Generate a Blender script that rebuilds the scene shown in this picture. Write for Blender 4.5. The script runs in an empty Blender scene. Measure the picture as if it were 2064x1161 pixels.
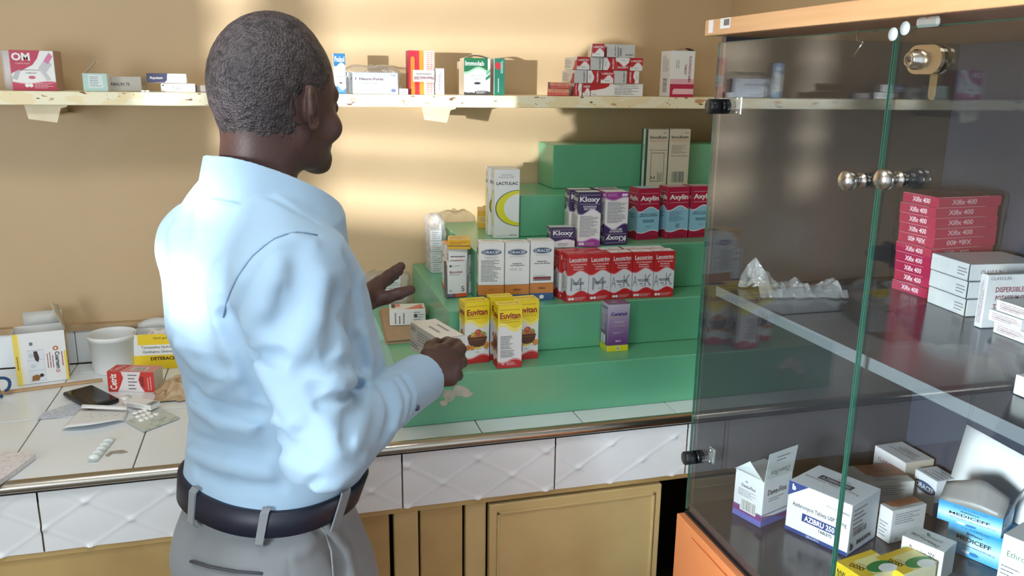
import bpy, math, random
import numpy as np
from mathutils import Matrix, Vector

# ------------------------------------------------------------------ camera, world, light, exposure
scn = bpy.context.scene
COL = scn.collection
YAW, PITCH, ROLL, FPX, CD, CH = .2763, .2425, .0142, 1677.4, 2.3386, 1.62
def _rot():
    cy, sy, cp, sp = math.cos(YAW), math.sin(YAW), math.cos(PITCH), math.sin(PITCH)
    f = np.array([sy*cp, cy*cp, -sp]); r = np.array([cy, -sy, 0.]); u = np.cross(r, f)
    cr, sr = math.cos(ROLL), math.sin(ROLL)
    return cr*r+sr*u, -sr*r+cr*u, f
CR, CU, CF = _rot()
CAM = np.array([0., -CD, CH])
cam_d = bpy.data.cameras.new('camera'); cam = bpy.data.objects.new('camera', cam_d); COL.objects.link(cam)
cam_d.sensor_width = 36; cam_d.lens = FPX/2064*36; cam_d.clip_start = .02
M = Matrix.Identity(4)
for i in range(3):
    M[i][0], M[i][1], M[i][2], M[i][3] = CR[i], CU[i], -CF[i], CAM[i]
cam.matrix_world = M
scn.camera = cam

scn.view_settings.view_transform = 'Standard'; scn.view_settings.look = 'None'
scn.view_settings.gamma = 1; scn.view_settings.use_curve_mapping = False
scn.view_settings.exposure = 0.0

w = bpy.data.worlds.new('world'); scn.world = w; w.use_nodes = True
w.node_tree.nodes['Background'].inputs[0].default_value = (.76, .89, 1.0, 1)
w.node_tree.nodes['Background'].inputs[1].default_value = 1.2

def area(name, loc, target, sx, sy, power, col, spread=180):
    l = bpy.data.lights.new(name, 'AREA'); l.shape = 'RECTANGLE'; l.size = sx; l.size_y = sy
    l.energy = power; l.color = col; l.spread = math.radians(spread)
    o = bpy.data.objects.new(name, l); COL.objects.link(o); o.location = loc
    o.rotation_euler = (Vector(target)-Vector(loc)).to_track_quat('-Z', 'Y').to_euler()
    return o
area('window_daylight', (-1.62, -2.55, 1.42), (0.2, -1.7, 1.40), 1.3, .85, 37, (.82, .93, 1.0))
area('overhead_fill', (-.2, -1.7, 2.70), (-.2, -1.7, 0), 1.2, .5, 19, (.90, .96, 1.0))  # soft fill from above, added to lift counter and stand tops; no real fixture
area('cabinet_side_fill', (-1.62, -2.75, 1.46), (.95, -1.50, 1.02), .4, .6, 12.5, (.86, .94, 1.0), 34)  # added narrow fill for the left-facing box sides in the cabinet; no second window
sp = bpy.data.lights.new('sun_glint', 'SPOT'); sp.energy = 3100; sp.color = (.90, .95, 1.0); sp.spot_size = math.radians(34); sp.spot_blend = .3; sp.shadow_soft_size = .042
so_ = bpy.data.objects.new('sun_glint', sp); COL.objects.link(so_); so_.location = (-3.2, -4.6, 1.62)
so_.rotation_euler = (Vector((.3, 0, 1.45))-Vector(so_.location)).to_track_quat('-Z', 'Y').to_euler()

# ------------------------------------------------------------------ pixel helpers (photo pixel + a real plane -> world point)
def ray(px, py): return CF+CR*(px-1032)/FPX-CU*(py-580.5)/FPX
def onx(px, py, x): d = ray(px, py); return CAM+d*(x-CAM[0])/d[0]
def ony(px, py, y): d = ray(px, py); return CAM+d*(y-CAM[1])/d[1]
def onz(px, py, z): d = ray(px, py); return CAM+d*(z-CAM[2])/d[2]
def atd(px, py, dep): return CAM+ray(px, py)*dep

# ------------------------------------------------------------------ materials
def lin(c):
    if max(c) > 1: c = [x/255 for x in c]
    return tuple((x/12.92 if x <= .04045 else ((x+.055)/1.055)**2.4) for x in c)
_mc = {}
def mat(name, c, rough=.5, metal=0., spec=.5, noise=None, bump=None, c2=None, **kw):
    """principled; noise=(scale, amount) mixes to c2 or a darker tone, bump=(scale, strength, dist)"""
    key = (name, tuple(c), rough, metal)
    if key in _mc: return _mc[key]
    m = bpy.data.materials.new(name); m.use_nodes = True; nt = m.node_tree; b = nt.nodes['Principled BSDF']
    cl = lin(c)+(1,)
    b.inputs['Base Color'].default_value = cl; b.inputs['Roughness'].default_value = rough
    b.inputs['Metallic'].default_value = metal; b.inputs['Specular IOR Level'].default_value = spec
    for k, v in kw.items(): b.inputs[k.replace('_', ' ')].default_value = v
    if noise or bump:
        tc = nt.nodes.new('ShaderNodeTexCoord')
    if noise:
        n = nt.nodes.new('ShaderNodeTexNoise'); n.inputs['Scale'].default_value = noise[0]; n.inputs['Detail'].default_value = 6
        nt.links.new(tc.outputs['Object'], n.inputs['Vector'])
        r = nt.nodes.new('ShaderNodeMapRange'); r.inputs[1].default_value = noise[2] if len(noise) > 2 else .3
        r.inputs[2].default_value = noise[3] if len(noise) > 3 else .75; r.inputs[4].default_value = noise[1]
        nt.links.new(n.outputs['Fac'], r.inputs[0])
        mx = nt.nodes.new('ShaderNodeMixRGB'); mx.inputs[1].default_value = cl
        mx.inputs[2].default_value = (lin(c2)+(1,)) if c2 else tuple(x*.6 for x in cl[:3])+(1,)
        nt.links.new(r.outputs[0], mx.inputs[0]); nt.links.new(mx.outputs[0], b.inputs['Base Color'])
    if bump:
        n = nt.nodes.new('ShaderNodeTexNoise'); n.inputs['Scale'].default_value = bump[0]; n.inputs['Detail'].default_value = 4
        nt.links.new(tc.outputs['Object'], n.inputs['Vector'])
        bp = nt.nodes.new('ShaderNodeBump'); bp.inputs['Strength'].default_value = bump[1]; bp.inputs['Distance'].default_value = bump[2]
        nt.links.new(n.outputs['Fac'], bp.inputs['Height']); nt.links.new(bp.outputs[0], b.inputs['Normal'])
    _mc[key] = m
    return m
def card(c): return mat('printed_card', c, .42, noise=(14, .10))

def clear_mat(name, tint, refl, rough=.02, base=0.0, bump=None):
    """clear sheet: tinted transparent + fresnel mirror (+ a little diffuse for film)"""
    m = bpy.data.materials.new(name); m.use_nodes = True; nt = m.node_tree; nt.nodes.clear()
    out = nt.nodes.new('ShaderNodeOutputMaterial'); t = nt.nodes.new('ShaderNodeBsdfTransparent'); t.inputs[0].default_value = tuple(tint)+(1,)
    g = nt.nodes.new('ShaderNodeBsdfGlossy'); g.inputs['Roughness'].default_value = rough
    fr = nt.nodes.new('ShaderNodeLayerWeight'); fr.inputs[0].default_value = .5       # Schlick: f0 + (1-f0)*facing^5
    pw = nt.nodes.new('ShaderNodeMath'); pw.operation = 'POWER'; pw.inputs[1].default_value = 5
    nt.links.new(fr.outputs['Facing'], pw.inputs[0])
    mu = nt.nodes.new('ShaderNodeMath'); mu.operation = 'MULTIPLY_ADD'; mu.inputs[1].default_value = .96; mu.inputs[2].default_value = .04*refl; mu.use_clamp = True
    nt.links.new(pw.outputs[0], mu.inputs[0])
    mx = nt.nodes.new('ShaderNodeMixShader'); nt.links.new(mu.outputs[0], mx.inputs[0]); nt.links.new(t.outputs[0], mx.inputs[1]); nt.links.new(g.outputs[0], mx.inputs[2])
    res = mx
    if base:
        d = nt.nodes.new('ShaderNodeBsdfDiffuse'); d.inputs[0].default_value = (.8, .82, .84, 1)
        m2 = nt.nodes.new('ShaderNodeMixShader'); m2.inputs[0].default_value = base
        nt.links.new(mx.outputs[0], m2.inputs[1]); nt.links.new(d.outputs[0], m2.inputs[2]); res = m2
    if bump:
        tc = nt.nodes.new('ShaderNodeTexCoord'); n = nt.nodes.new('ShaderNodeTexNoise'); n.inputs['Scale'].default_value = bump[0]; n.inputs['Detail'].default_value = 5
        nt.links.new(tc.outputs['Object'], n.inputs['Vector'])
        bp = nt.nodes.new('ShaderNodeBump'); bp.inputs['Strength'].default_value = bump[1]; bp.inputs['Distance'].default_value = bump[2]
        nt.links.new(n.outputs['Fac'], bp.inputs['Height'])
        nt.links.new(bp.outputs[0], g.inputs['Normal']); nt.links.new(bp.outputs[0], fr.inputs['Normal'])
    nt.links.new(res.outputs[0], out.inputs[0])
    return m

# ------------------------------------------------------------------ mesh builder
class MB:
    def __init__(s): s.v = []; s.f = []; s.m = []; s.sm = []; s.mats = []
    def mi(s, m):
        if m not in s.mats: s.mats.append(m)
        return s.mats.index(m)
    def poly(s, pts, m, smooth=False):
        n = len(s.v); s.v += [tuple(map(float, p)) for p in pts]; s.f.append(tuple(range(n, n+len(pts)))); s.m.append(s.mi(m)); s.sm.append(smooth)
    def raw(s, vs, fs, m, smooth=False):
        n = len(s.v); s.v += [tuple(map(float, p)) for p in vs]; k = s.mi(m)
        for f in fs: s.f.append(tuple(n+i for i in f)); s.m.append(k); s.sm.append(smooth)
    def box(s, lo, hi, m, T=None, bev=0.0):
        x0, y0, z0 = lo; x1, y1, z1 = hi
        if bev <= 0:
            vs = [(x0,y0,z0),(x1,y0,z0),(x1,y1,z0),(x0,y1,z0),(x0,y0,z1),(x1,y0,z1),(x1,y1,z1),(x0,y1,z1)]
            fs = [(3,2,1,0),(4,5,6,7),(0,1,5,4),(1,2,6,5),(2,3,7,6),(3,0,4,7)]
        else:
            b = min(bev, (x1-x0)*.49, (y1-y0)*.49, (z1-z0)*.49); vs = []; fs = []
            # 24 vertices: each corner gives 3
            idx = {}
            for i in (0, 1):
                for j in (0, 1):
                    for k in (0, 1):
                        cx, cy, cz = (x1 if i else x0), (y1 if j else y0), (z1 if k else z0)
                        dx, dy, dz = (-b if i else b), (-b if j else b), (-b if k else b)
                        idx[i,j,k,0] = len(vs); vs.append((cx, cy+dy, cz+dz))
                        idx[i,j,k,1] = len(vs); vs.append((cx+dx, cy, cz+dz))
                        idx[i,j,k,2] = len(vs); vs.append((cx+dx, cy+dy, cz))
            for i in (0, 1):
                q = [idx[i,0,0,0], idx[i,1,0,0], idx[i,1,1,0], idx[i,0,1,0]]; fs.append(q if i else q[::-1])
                q = [idx[0,i,0,1], idx[1,i,0,1], idx[1,i,1,1], idx[0,i,1,1]]; fs.append(q[::-1] if i else q)
                q = [idx[0,0,i,2], idx[1,0,i,2], idx[1,1,i,2], idx[0,1,i,2]]; fs.append(q if i else q[::-1])
            for i in (0, 1):
                for j in (0, 1):
                    fl = (i+j) % 2
                    q = [idx[i,j,0,0], idx[i,j,1,0], idx[i,j,1,1], idx[i,j,0,1]]; fs.append(q[::-1] if fl == 0 else q)
                    q = [idx[i,0,j,0], idx[i,1,j,0], idx[i,1,j,2], idx[i,0,j,2]]; fs.append(q[::-1] if fl else q)
                    q = [idx[0,i,j,1], idx[1,i,j,1], idx[1,i,j,2], idx[0,i,j,2]]; fs.append(q if fl else q[::-1])
                    for k in (0, 1):
                        t = [idx[i,j,k,0], idx[i,j,k,1], idx[i,j,k,2]]; fs.append(t if (i+j+k) % 2 else t[::-1])
        if T is not None: vs = [tuple(T @ Vector(p)) for p in vs]
        s.raw(vs, fs, m)
    def tube(s, pts, rad, m, n=12, cap=True, smooth=True):
        """rad: number or list; circular sweep along pts"""
        pts = [Vector(p) for p in pts]; k = len(pts)
        rr = rad if hasattr(rad, '__len__') else [rad]*k
        base = len(s.v); vs = []
        t0 = (pts[1]-pts[0]).normalized(); ref = Vector((0, 0, 1)) if abs(t0.z) < .9 else Vector((1, 0, 0))
        nx = t0.cross(ref).normalized()
        for i, p in enumerate(pts):
            t = (pts[min(i+1, k-1)]-pts[max(i-1, 0)]).normalized()
            nx = (nx-t*nx.dot(t)).normalized(); ny = t.cross(nx)
            for j in range(n):
                a = 2*math.pi*j/n; vs.append(p+(nx*math.cos(a)+ny*math.sin(a))*rr[i])
        fs = [(i*n+j, i*n+(j+1) % n, (i+1)*n+(j+1) % n, (i+1)*n+j) for i in range(k-1) for j in range(n)]
        if cap: fs += [tuple(range(n))[::-1], tuple((k-1)*n+j for j in range(n))]
        s.raw(vs, fs, m, smooth)
    def lathe(s, prof, m, T=None, n=28, smooth=True):
        """prof: (r, z) list around local z"""
        vs = []; k = len(prof)
        for r, z in prof:
            for j in range(n):
                a = 2*math.pi*j/n; p = Vector((r*math.cos(a), r*math.sin(a), z)); vs.append(T @ p if T is not None else p)
        fs = [(i*n+j, i*n+(j+1) % n, (i+1)*n+(j+1) % n, (i+1)*n+j) for i in range(k-1) for j in range(n)]
        s.raw(vs, fs, m, smooth)
    def sheet(s, fn, nu, nv, m, smooth=True, thick=0.0):
        g = [[np.array(fn(i/nu, j/nv), float) for j in range(nv+1)] for i in range(nu+1)]
        vs = [p for r in g for p in r]; k = nv+1
        fs = [(i*k+j, (i+1)*k+j, (i+1)*k+j+1, i*k+j+1) for i in range(nu) for j in range(nv)]
        if thick:
            N = len(vs); nrm = [np.zeros(3) for _ in vs]
            for f in fs:
                nn = np.cross(vs[f[1]]-vs[f[0]], vs[f[3]]-vs[f[0]])
                for q in f: nrm[q] += nn
            vs = vs+[p-thick*q/(np.linalg.norm(q)+1e-12) for p, q in zip(vs, nrm)]
            fs = fs+[tuple(N+q for q in f[::-1]) for f in fs]
            bd = [i*k for i in range(nu+1)]; bd2 = [i*k+nv for i in range(nu+1)]; bl = list(range(k)); br = [nu*k+j for j in range(k)]
            for L, fl in ((bd, 1), (bd2, 0), (bl, 0), (br, 1)):
                for a, b in zip(L[:-1], L[1:]): fs.append((a, b, N+b, N+a) if not fl else (b, a, N+a, N+b))
        s.raw(vs, fs, m, smooth)
    def build(s, name, parent=None, loc=None, rotz=None, world_origin=None):
        me = bpy.data.meshes.new(name)
        vs = s.v
        if world_origin is not None: vs = [(a-world_origin[0], b-world_origin[1], c-world_origin[2]) for a, b, c in vs]
        me.from_pydata(vs, [], s.f)
        for mm in s.mats: me.materials.append(mm)
        me.polygons.foreach_set('material_index', s.m); me.polygons.foreach_set('use_smooth', s.sm); me.update()
        o = bpy.data.objects.new(name, me); COL.objects.link(o)
        if world_origin is not None and loc is None: o.location = world_origin
        if loc is not None: o.location = loc
        if rotz is not None: o.rotation_euler = (0, 0, rotz)
        if parent is not None: o.parent = parent
        return o

def tag(o, label=None, cat=None, group=None, kind=None):
    if label: o['label'] = label
    if cat: o['category'] = cat
    if group: o['group'] = group
    if kind: o['kind'] = kind
    return o
def empty(name, loc=(0, 0, 0), rz=0.):
    o = bpy.data.objects.new(name, None); COL.objects.link(o); o.location = loc; o.rotation_euler = (0, 0, rz); o.empty_display_size = .05
    return o

# ------------------------------------------------------------------ lettering (built-in font, turned into faces of the carton's own mesh)
_tc = {}
def glyphs(txt, bold):
    k = (txt, bold)
    if k in _tc: return _tc[k]
    cu = bpy.data.curves.new('t', 'FONT'); cu.body = txt; cu.size = 1; cu.resolution_u = 2; cu.offset = bold; cu.fill_mode = 'FRONT'
    ob = bpy.data.objects.new('t', cu); me = ob.to_mesh()
    v = np.array([p.co[:2] for p in me.vertices]) if len(me.vertices) else np.zeros((1, 2)); f = [tuple(p.vertices) for p in me.polygons]
    ob.to_mesh_clear(); bpy.data.objects.remove(ob); bpy.data.curves.remove(cu)
    _tc[k] = (v, f); return _tc[k]

class Carton:
    """card box in local coordinates: x 0..w to the right, y 0..d away, z 0..h up; art is laid on its faces as thin ink layers"""
    def __init__(s, w, d, h, c=(235, 235, 232), openf=()):
        s.w, s.d, s.h = w, d, h; s.mb = MB(); s.lay = {}
        s.c = c; b = .0009
        if not openf: s.mb.box((0, 0, 0), (w, d, h), card(c), bev=b)
        else:      # walls with thickness, top open
            t = .0008; m = card(c)
            s.mb.box((0,0,0),(w,d,t), m); s.mb.box((0,0,0),(w,t,h), m); s.mb.box((0,d-t,0),(w,d,h), m)
            s.mb.box((0,t,0),(t,d-t,h), m); s.mb.box((w-t,t,0),(w,d-t,h), m)
        if not openf:      # tuck slit along the top front edge
            pass
    def dim(s, F): return {'F': (s.w, s.h), 'B': (s.w, s.h), 'L': (s.d, s.h), 'R': (s.d, s.h), 'T': (s.w, s.d), 'U': (s.w, s.d)}[F]
    def P(s, F, u, v, e):
        w, d, h = s.w, s.d, s.h
        return {'F': (u, -e, v), 'B': (w-u, d+e, v), 'L': (-e, d-u, v), 'R': (w+e, u, v), 'T': (u, v, h+e), 'U': (w-u, v, -e)}[F]
    def layer(s, F): s.lay[F] = s.lay.get(F, 0)+1; return .00012+.00007*s.lay[F]
    def area(s, F, pts, c):
        W, H = s.dim(F); e = s.layer(F); s.mb.poly([s.P(F, u*W, v*H, e) for u, v in pts], card(c))
    def rect(s, F, u0, v0, u1, v1, c): s.area(F, [(u0, v0), (u1, v0), (u1, v1), (u0, v1)], c)
    def band(s, F, lo, hi, c, u0=0., u1=1., n=14):
        W, H = s.dim(F); e = s.layer(F); m = card(c)
        f = lambda g, u: g(u) if callable(g) else g
        for i in range(n):
            a, b = u0+(u1-u0)*i/n, u0+(u1-u0)*(i+1)/n
            s.mb.poly([s.P(F, a*W, f(lo, a)*H, e), s.P(F, b*W, f(lo, b)*H, e), s.P(F, b*W, f(hi, b)*H, e), s.P(F, a*W, f(hi, a)*H, e)], m)
    def disc(s, F, u, v, ru, rv, c, n=18):
        s.area(F, [(u+ru*math.cos(2*math.pi*i/n), v+rv*math.sin(2*math.pi*i/n)) for i in range(n)], c)
    def text(s, F, txt, u, v, hgt, c, wid=None, rot=0, bold=.0, shear=0.):
        """centred at (u,v) fractions; hgt = letter height as fraction of face height (rot 0/180) ; wid = fraction of face width"""
        W, H = s.dim(F); vv, ff = glyphs(txt, bold)
        lo, hi = vv.min(0), vv.max(0); span = np.maximum(hi-lo, 1e-3)
        q = (vv-(lo+hi)/2)/span
        if rot in (0, 180): th = hgt*H; tw = wid*W if wid else th*span[0]/span[1]
        else: th = hgt*W; tw = wid*H if wid else th*span[0]/span[1]
        x = q[:, 0]*tw+shear*q[:, 1]*th; y = q[:, 1]*th
        a = math.radians(rot); X = x*math.cos(a)-y*math.sin(a)+u*W; Y = x*math.sin(a)+y*math.cos(a)+v*H
        e = s.layer(F); s.mb.raw([s.P(F, X[i], Y[i], e) for i in range(len(X))], ff, card(c))
    def fine(s, F, u0, v0, u1, v1, rows, c, seed=0, rot=False, fill=.30, ragged=True):
        """small print too fine to read: rows of short ink dashes"""
        W, H = s.dim(F); rd = random.Random(seed); e = s.layer(F); m = card(c)
        for r in range(rows):
            a = (r+.5-fill/2)/rows; b = (r+.5+fill/2)/rows; t = 0.; end = 1-(rd.random()*.45 if ragged else 0)
            while t < end:
                L = .10+rd.random()*.22; q = min(t+L, end)
                if rot: pts = [(u0+(u1-u0)*a, v0+(v1-v0)*t), (u0+(u1-u0)*b, v0+(v1-v0)*t), (u0+(u1-u0)*b, v0+(v1-v0)*q), (u0+(u1-u0)*a, v0+(v1-v0)*q)]
                else: pts = [(u0+(u1-u0)*t, v1-(v1-v0)*b), (u0+(u1-u0)*q, v1-(v1-v0)*b), (u0+(u1-u0)*q, v1-(v1-v0)*a), (u0+(u1-u0)*t, v1-(v1-v0)*a)]
                s.mb.poly([s.P(F, x*W, y*H, e) for x, y in pts], m); t = q+.018
    def bars(s, F, u0, v0, u1, v1, c=(40, 40, 45), seed=1, horiz=False, n=16):
        W, H = s.dim(F); rd = random.Random(seed); e = s.layer(F); m = card(c)
        for i in range(n):
            a = (i+rd.random()*.2)/n; b = a+(.25+rd.random()*.45)/n
            if horiz: p = [(u0, v0+(v1-v0)*a), (u1, v0+(v1-v0)*a), (u1, v0+(v1-v0)*b), (u0, v0+(v1-v0)*b)]
            else: p = [(u0+(u1-u0)*a, v0), (u0+(u1-u0)*b, v0), (u0+(u1-u0)*b, v1), (u0+(u1-u0)*a, v1)]
            s.mb.poly([s.P(F, x*W, y*H, e) for x, y in p], m)
    def seam(s, c=(120, 118, 115)):
        s.rect('T', .0, .0, 1, .012, c); s.rect('T', .0, .0, .012, .9, c); s.rect('T', .988, .0, 1, .9, c)
    def put(s, name, loc, rz, label=None, cat='box', group=None, tilt=None):
        o = s.mb.build(name, loc=loc, rotz=rz)
        if tilt: o.rotation_euler = (tilt[0], tilt[1], rz)
        tag(o, label, cat, group); return o

def fit_z(bl, br, z):
    """front bottom corners (photo pixels) of a box standing at height z -> location, yaw, width"""
    a, b = onz(*bl, z), onz(*br, z); d = b-a; return a, math.atan2(d[1], d[0]), float(np.hypot(d[0], d[1]))
def fit_h(loc, px, py):
    """height so that the vertical at loc reaches pixel row py"""
    lo, hi = loc[2], loc[2]+1.5
    for _ in range(40):
        m = (lo+hi)/2; e = np.array([loc[0], loc[1], m])-CAM; y = 580.5-FPX*(e@CU)/(e@CF)
        if y > py: lo = m
        else: hi = m
    return (lo+hi)/2-loc[2]
# ------------------------------------------------------------------ setting
YF, ZC, APZ = -.7217, .88, .7258
ZS, YS, TS = 1.5858, -.22, .0301
X0 = .7815; XR = 1.3302; XL = -1.7; YR = -4.2; ZCEIL = 2.75

def wall_material():
    m = bpy.data.materials.new('cream_wall_paint'); m.use_nodes = True; nt = m.node_tree; b = nt.nodes['Principled BSDF']
    tc = nt.nodes.new('ShaderNodeTexCoord')
    def noise(sc, det=5, dist=0.): 
        n = nt.nodes.new('ShaderNodeTexNoise'); n.inputs['Scale'].default_value = sc; n.inputs['Detail'].default_value = det; n.inputs['Distortion'].default_value = dist
        nt.links.new(tc.outputs['Object'], n.inputs['Vector']); return n
    n1 = noise(1.7); n2 = noise(26, 3)
    r = nt.nodes.new('ShaderNodeValToRGB'); e = r.color_ramp.elements
    e[0].position = .3; e[0].color = lin((194, 166, 127))+(1,); e[1].position = .72; e[1].color = lin((203, 176, 138))+(1,)
    nt.links.new(n1.outputs['Fac'], r.inputs[0])
    # small chips and pits in the paint
    r2 = nt.nodes.new('ShaderNodeMapRange'); r2.inputs[1].default_value = .74; r2.inputs[2].default_value = .77; nt.links.new(n2.outputs['Fac'], r2.inputs[0])
    mx = nt.nodes.new('ShaderNodeMixRGB'); mx.inputs[2].default_value = lin((188, 158, 120))+(1,)
    nt.links.new(r2.outputs[0], mx.inputs[0]); nt.links.new(r.outputs[0], mx.inputs[1]); nt.links.new(mx.outputs[0], b.inputs['Base Color'])
    b.inputs['Roughness'].default_value = .42; b.inputs['Specular IOR Level'].default_value = .35
    n3 = noise(7, 6, .4); bp = nt.nodes.new('ShaderNodeBump'); bp.inputs['Strength'].default_value = .35; bp.inputs['Distance'].default_value = .006
    nt.links.new(n3.outputs['Fac'], bp.inputs['Height']); nt.links.new(bp.outputs[0], b.inputs['Normal'])
    return m
WALL = wall_material()
def slab(name, lo, hi, m):
    b = MB(); b.box(lo, hi, m); o = b.build(name); o['kind'] = 'structure'; return o
slab('wall_back', (XL-.1, 0, 0), (XR+.1, .12, ZCEIL), WALL)
slab('wall_right', (XR, YR, 0), (XR+.1, 0, ZCEIL), WALL)
# left wall with the window opening
wy0, wy1, wz0, wz1 = -3.25, -1.85, .95, 1.9
b = MB()
b.box((XL-.1, YR, 0), (XL, wy0, ZCEIL), WALL); b.box((XL-.1, wy1, 0), (XL, 0, ZCEIL), WALL)
b.box((XL-.1, wy0, 0), (XL, wy1, wz0), WALL); b.box((XL-.1, wy0, wz1), (XL, wy1, ZCEIL), WALL)
o = b.build('wall_left'); o['kind'] = 'structure'
b = MB(); fm = mat('window_frame_paint', (225, 222, 212), .5)
b.box((XL-.08, wy0, wz0), (XL-.03, wy0+.05, wz1), fm); b.box((XL-.08, wy1-.05, wz0), (XL-.03, wy1, wz1), fm)
b.box((XL-.08, wy0, wz0), (XL-.03, wy1, wz0+.05), fm); b.box((XL-.08, wy0, wz1-.05), (XL-.03, wy1, wz1), fm)
b.box((XL-.08, (wy0+wy1)/2-.02, wz0), (XL-.03, (wy0+wy1)/2+.02, wz1), fm)
b.box((XL-.07, wy0, wz0), (XL-.05, -3.02, wz1), fm); b.box((XL-.07, -3.02, wz0), (XL-.05, -2.43, 1.462), fm); b.box((XL-.07, -2.43, wz0), (XL-.05, wy1, wz1), fm)  # unseen blanking panels, added to trim the beam to part of the back wall
for k in range(9, 17): b.poly([(XL-.085, -3.02, wz0+.055+.056*k), (XL-.085, -2.43, wz0+.055+.056*k+.004), (XL-.035, -2.43, wz0+.073+.056*k+.004), (XL-.035, -3.02, wz0+.073+.056*k)], fm)
o = b.build('window_1'); o['kind'] = 'structure'
slab('floor', (XL-.1, YR, -.1), (XR+.1, .1, 0), mat('grey_cement_floor', (120, 112, 102), .6, noise=(5, .6)))
slab('ceiling', (XL-.1, YR, ZCEIL), (XR+.1, .12, ZCEIL+.1), mat('white_ceiling', (225, 220, 208), .8))

# ------------------------------------------------------------------ counter
TILE = mat('white_worktop_tile', (234, 240, 244), .18, noise=(6, .14), c2=(206, 202, 194))
TILE2 = mat('white_relief_tile', (230, 232, 234), .22, noise=(4, .2), c2=(196, 186, 172))
GROUT = mat('dirty_grout', (92, 80, 66), .9)
CREAM = mat('cream_gloss_paint', (204, 178, 124), .38, noise=(5, .5, .45, .8), c2=(160, 128, 78), bump=(18, .25, .004))
CREAMD = mat('cream_gloss_paint_aged', (190, 160, 105), .4, noise=(4, .6, .4, .75), c2=(126, 92, 52), bump=(18, .3, .004))
DARK = mat('dark_gap', (30, 24, 20), .9)
STEEL = mat('brushed_steel_edge', (190, 182, 170), .28, metal=1.)
counter = empty('tiled_counter', (0, YF/2, 0))
tag(counter, 'long white-tiled counter with steel edge and cream cupboard fronts along the back wall', 'counter')
inv = (0, -YF/2, 0)
def cpart(mb, name):
    o = mb.build(name); o.parent = counter; o.location = (0, -YF/2, 0); return o
CX0, CX1 = XL+.003, XR-.003
b = MB(); b.box((CX0, YF+.012, ZC-.05), (CX1, -.002, ZC-.003), GROUT)
gx = [.4-.2335*k for k in range(10)]+[.6335, .8670, 1.1]; gx = sorted(gx)
rows = [(YF+.012, -.405), (-.402, -.10), (-.097, -.02)]
xs = [CX0]+[x for x in gx if x > CX0+.05]+[CX1]
for (y0, y1) in rows:
    for a, c in zip(xs[:-1], xs[1:]): b.box((a+.0012, y0+.0012, ZC-.01), (c-.0012, y1-.0012, ZC), TILE, bev=.0008)
cpart(b, 'worktop')
# rounded steel nosing along the front edge
b = MB(); prof = [(-.013*math.sin(t), .013*math.cos(t)) for t in [math.pi*k/10 for k in range(11)]]
vs = []; fs = []
for x in (CX0, CX1):
    for (py, pz) in prof: vs.append((x, YF+.012+py*1.25, ZC-.012+pz))
k = len(prof)
for i in range(k-1): fs.append((i, i+1, k+i+1, k+i))
b.raw(vs, fs, STEEL, True); b.box((CX0, YF+.004, ZC-.026), (CX1, YF+.02, ZC-.0235), DARK)
cpart(b, 'edge_trim')
# relief tile apron : diagonal piping with buttons
b = MB(); b.box((CX0, YF+.012, APZ), (CX1, YF+.05, ZC-.024), GROUT)
ax = [onx_ for onx_ in ()]
jx = [float(ony(p, q, YF)[0]) for p, q in ((78, 1050), (812, 960), (1122, 920))]
sp = .3255
jx = sorted(set([jx[0]-sp*2, jx[0]-sp, jx[0], jx[0]+sp, jx[1], jx[2], jx[2]+sp, jx[2]+2*sp]))
js = [CX0]+[x for x in jx if x > CX0+.02]+[CX1]
def relief(x, z):
    # diamond lattice: ridges with rounded buttons at crossings
    s = .156; a = (x/s+z/(s*.62)); c = (x/s-z/(s*.62))
    da = abs(a-round(a)); dc = abs(c-round(c))
    h = .0016*(math.exp(-(da/.03)**2)+math.exp(-(dc/.03)**2))
    h += .0030*math.exp(-((da/.075)**2+(dc/.075)**2))
    h += .0012*(math.sin(math.pi*(a % 1))*math.sin(math.pi*(c % 1)))
    return h
for a, c in zip(js[:-1], js[1:]):
    a += .0016; c -= .0016; nu = max(4, int((c-a)/.0045)); nv = 34
    zt = ZC-.027; zb = APZ
    b.sheet(lambda u, v: (a+(c-a)*u, YF+.0125-relief(a+(c-a)*u, zb+(zt-zb)*v)-.002, zb+(zt-zb)*v), nu, nv, TILE2)
cpart(b, 'tile_apron')
# carcass below
b = MB(); b.box((CX0, YF+.03, 0.0), (CX1, YF+.045, .06), CREAMD)
b.box((CX0, YF+.012, APZ-.012), (CX1, YF+.06, APZ), CREAMD)
def cx(px, py): return float(ony(px, py, YF+.02)[0])
xd0, xd1 = cx(980, 1010), cx(1330, 978)
b.box((CX0, -.03, 0), (CX1, -.005, APZ-.012), DARK)
cpart(b, 'carcass')
def cup(name, x0, x1, z0, z1, y=YF+.02, m=CREAM, frame=None, label=None):
    b = MB(); b.box((x0, y, z0), (x1, y+.018, z1), m, bev=.002)
    if frame:      # thin raised beading
        t = frame
        for lo, hi in (((x0+t, y-.004, z0+t), (x0+t+.006, y, z1-t)), ((x1-t-.006, y-.004, z0+t), (x1-t, y, z1-t)), ((x0+t, y-.004, z1-t-.006), (x1-t, y, z1-t))):
            b.box(lo, hi, m, bev=.001)
    o = cpart(b, name); return o
top = APZ-.015
cup('cupboard_door', xd0+.004, xd1, .05, top-.004, y=YF+.008, frame=.018)
cup('post', cx(938, 1120), xd0, 0, top, m=CREAM)
cup('fixed_panel', cx(845, 1120)+.004, cx(937, 1120)-.004, 0, top, y=YF+.026, m=CREAMD)
cup('post', cx(795, 1120), cx(844, 1120), 0, top, m=CREAM)
cup('fixed_panel', cx(745, 1120)-.25, cx(787, 1120), 0, top, y=YF+.028, m=CREAMD)
cup('cupboard_door', cx(362, 1130)+.006, cx(745, 1120)-.26, .05, top-.004, y=YF+.022, m=CREAMD)
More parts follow.
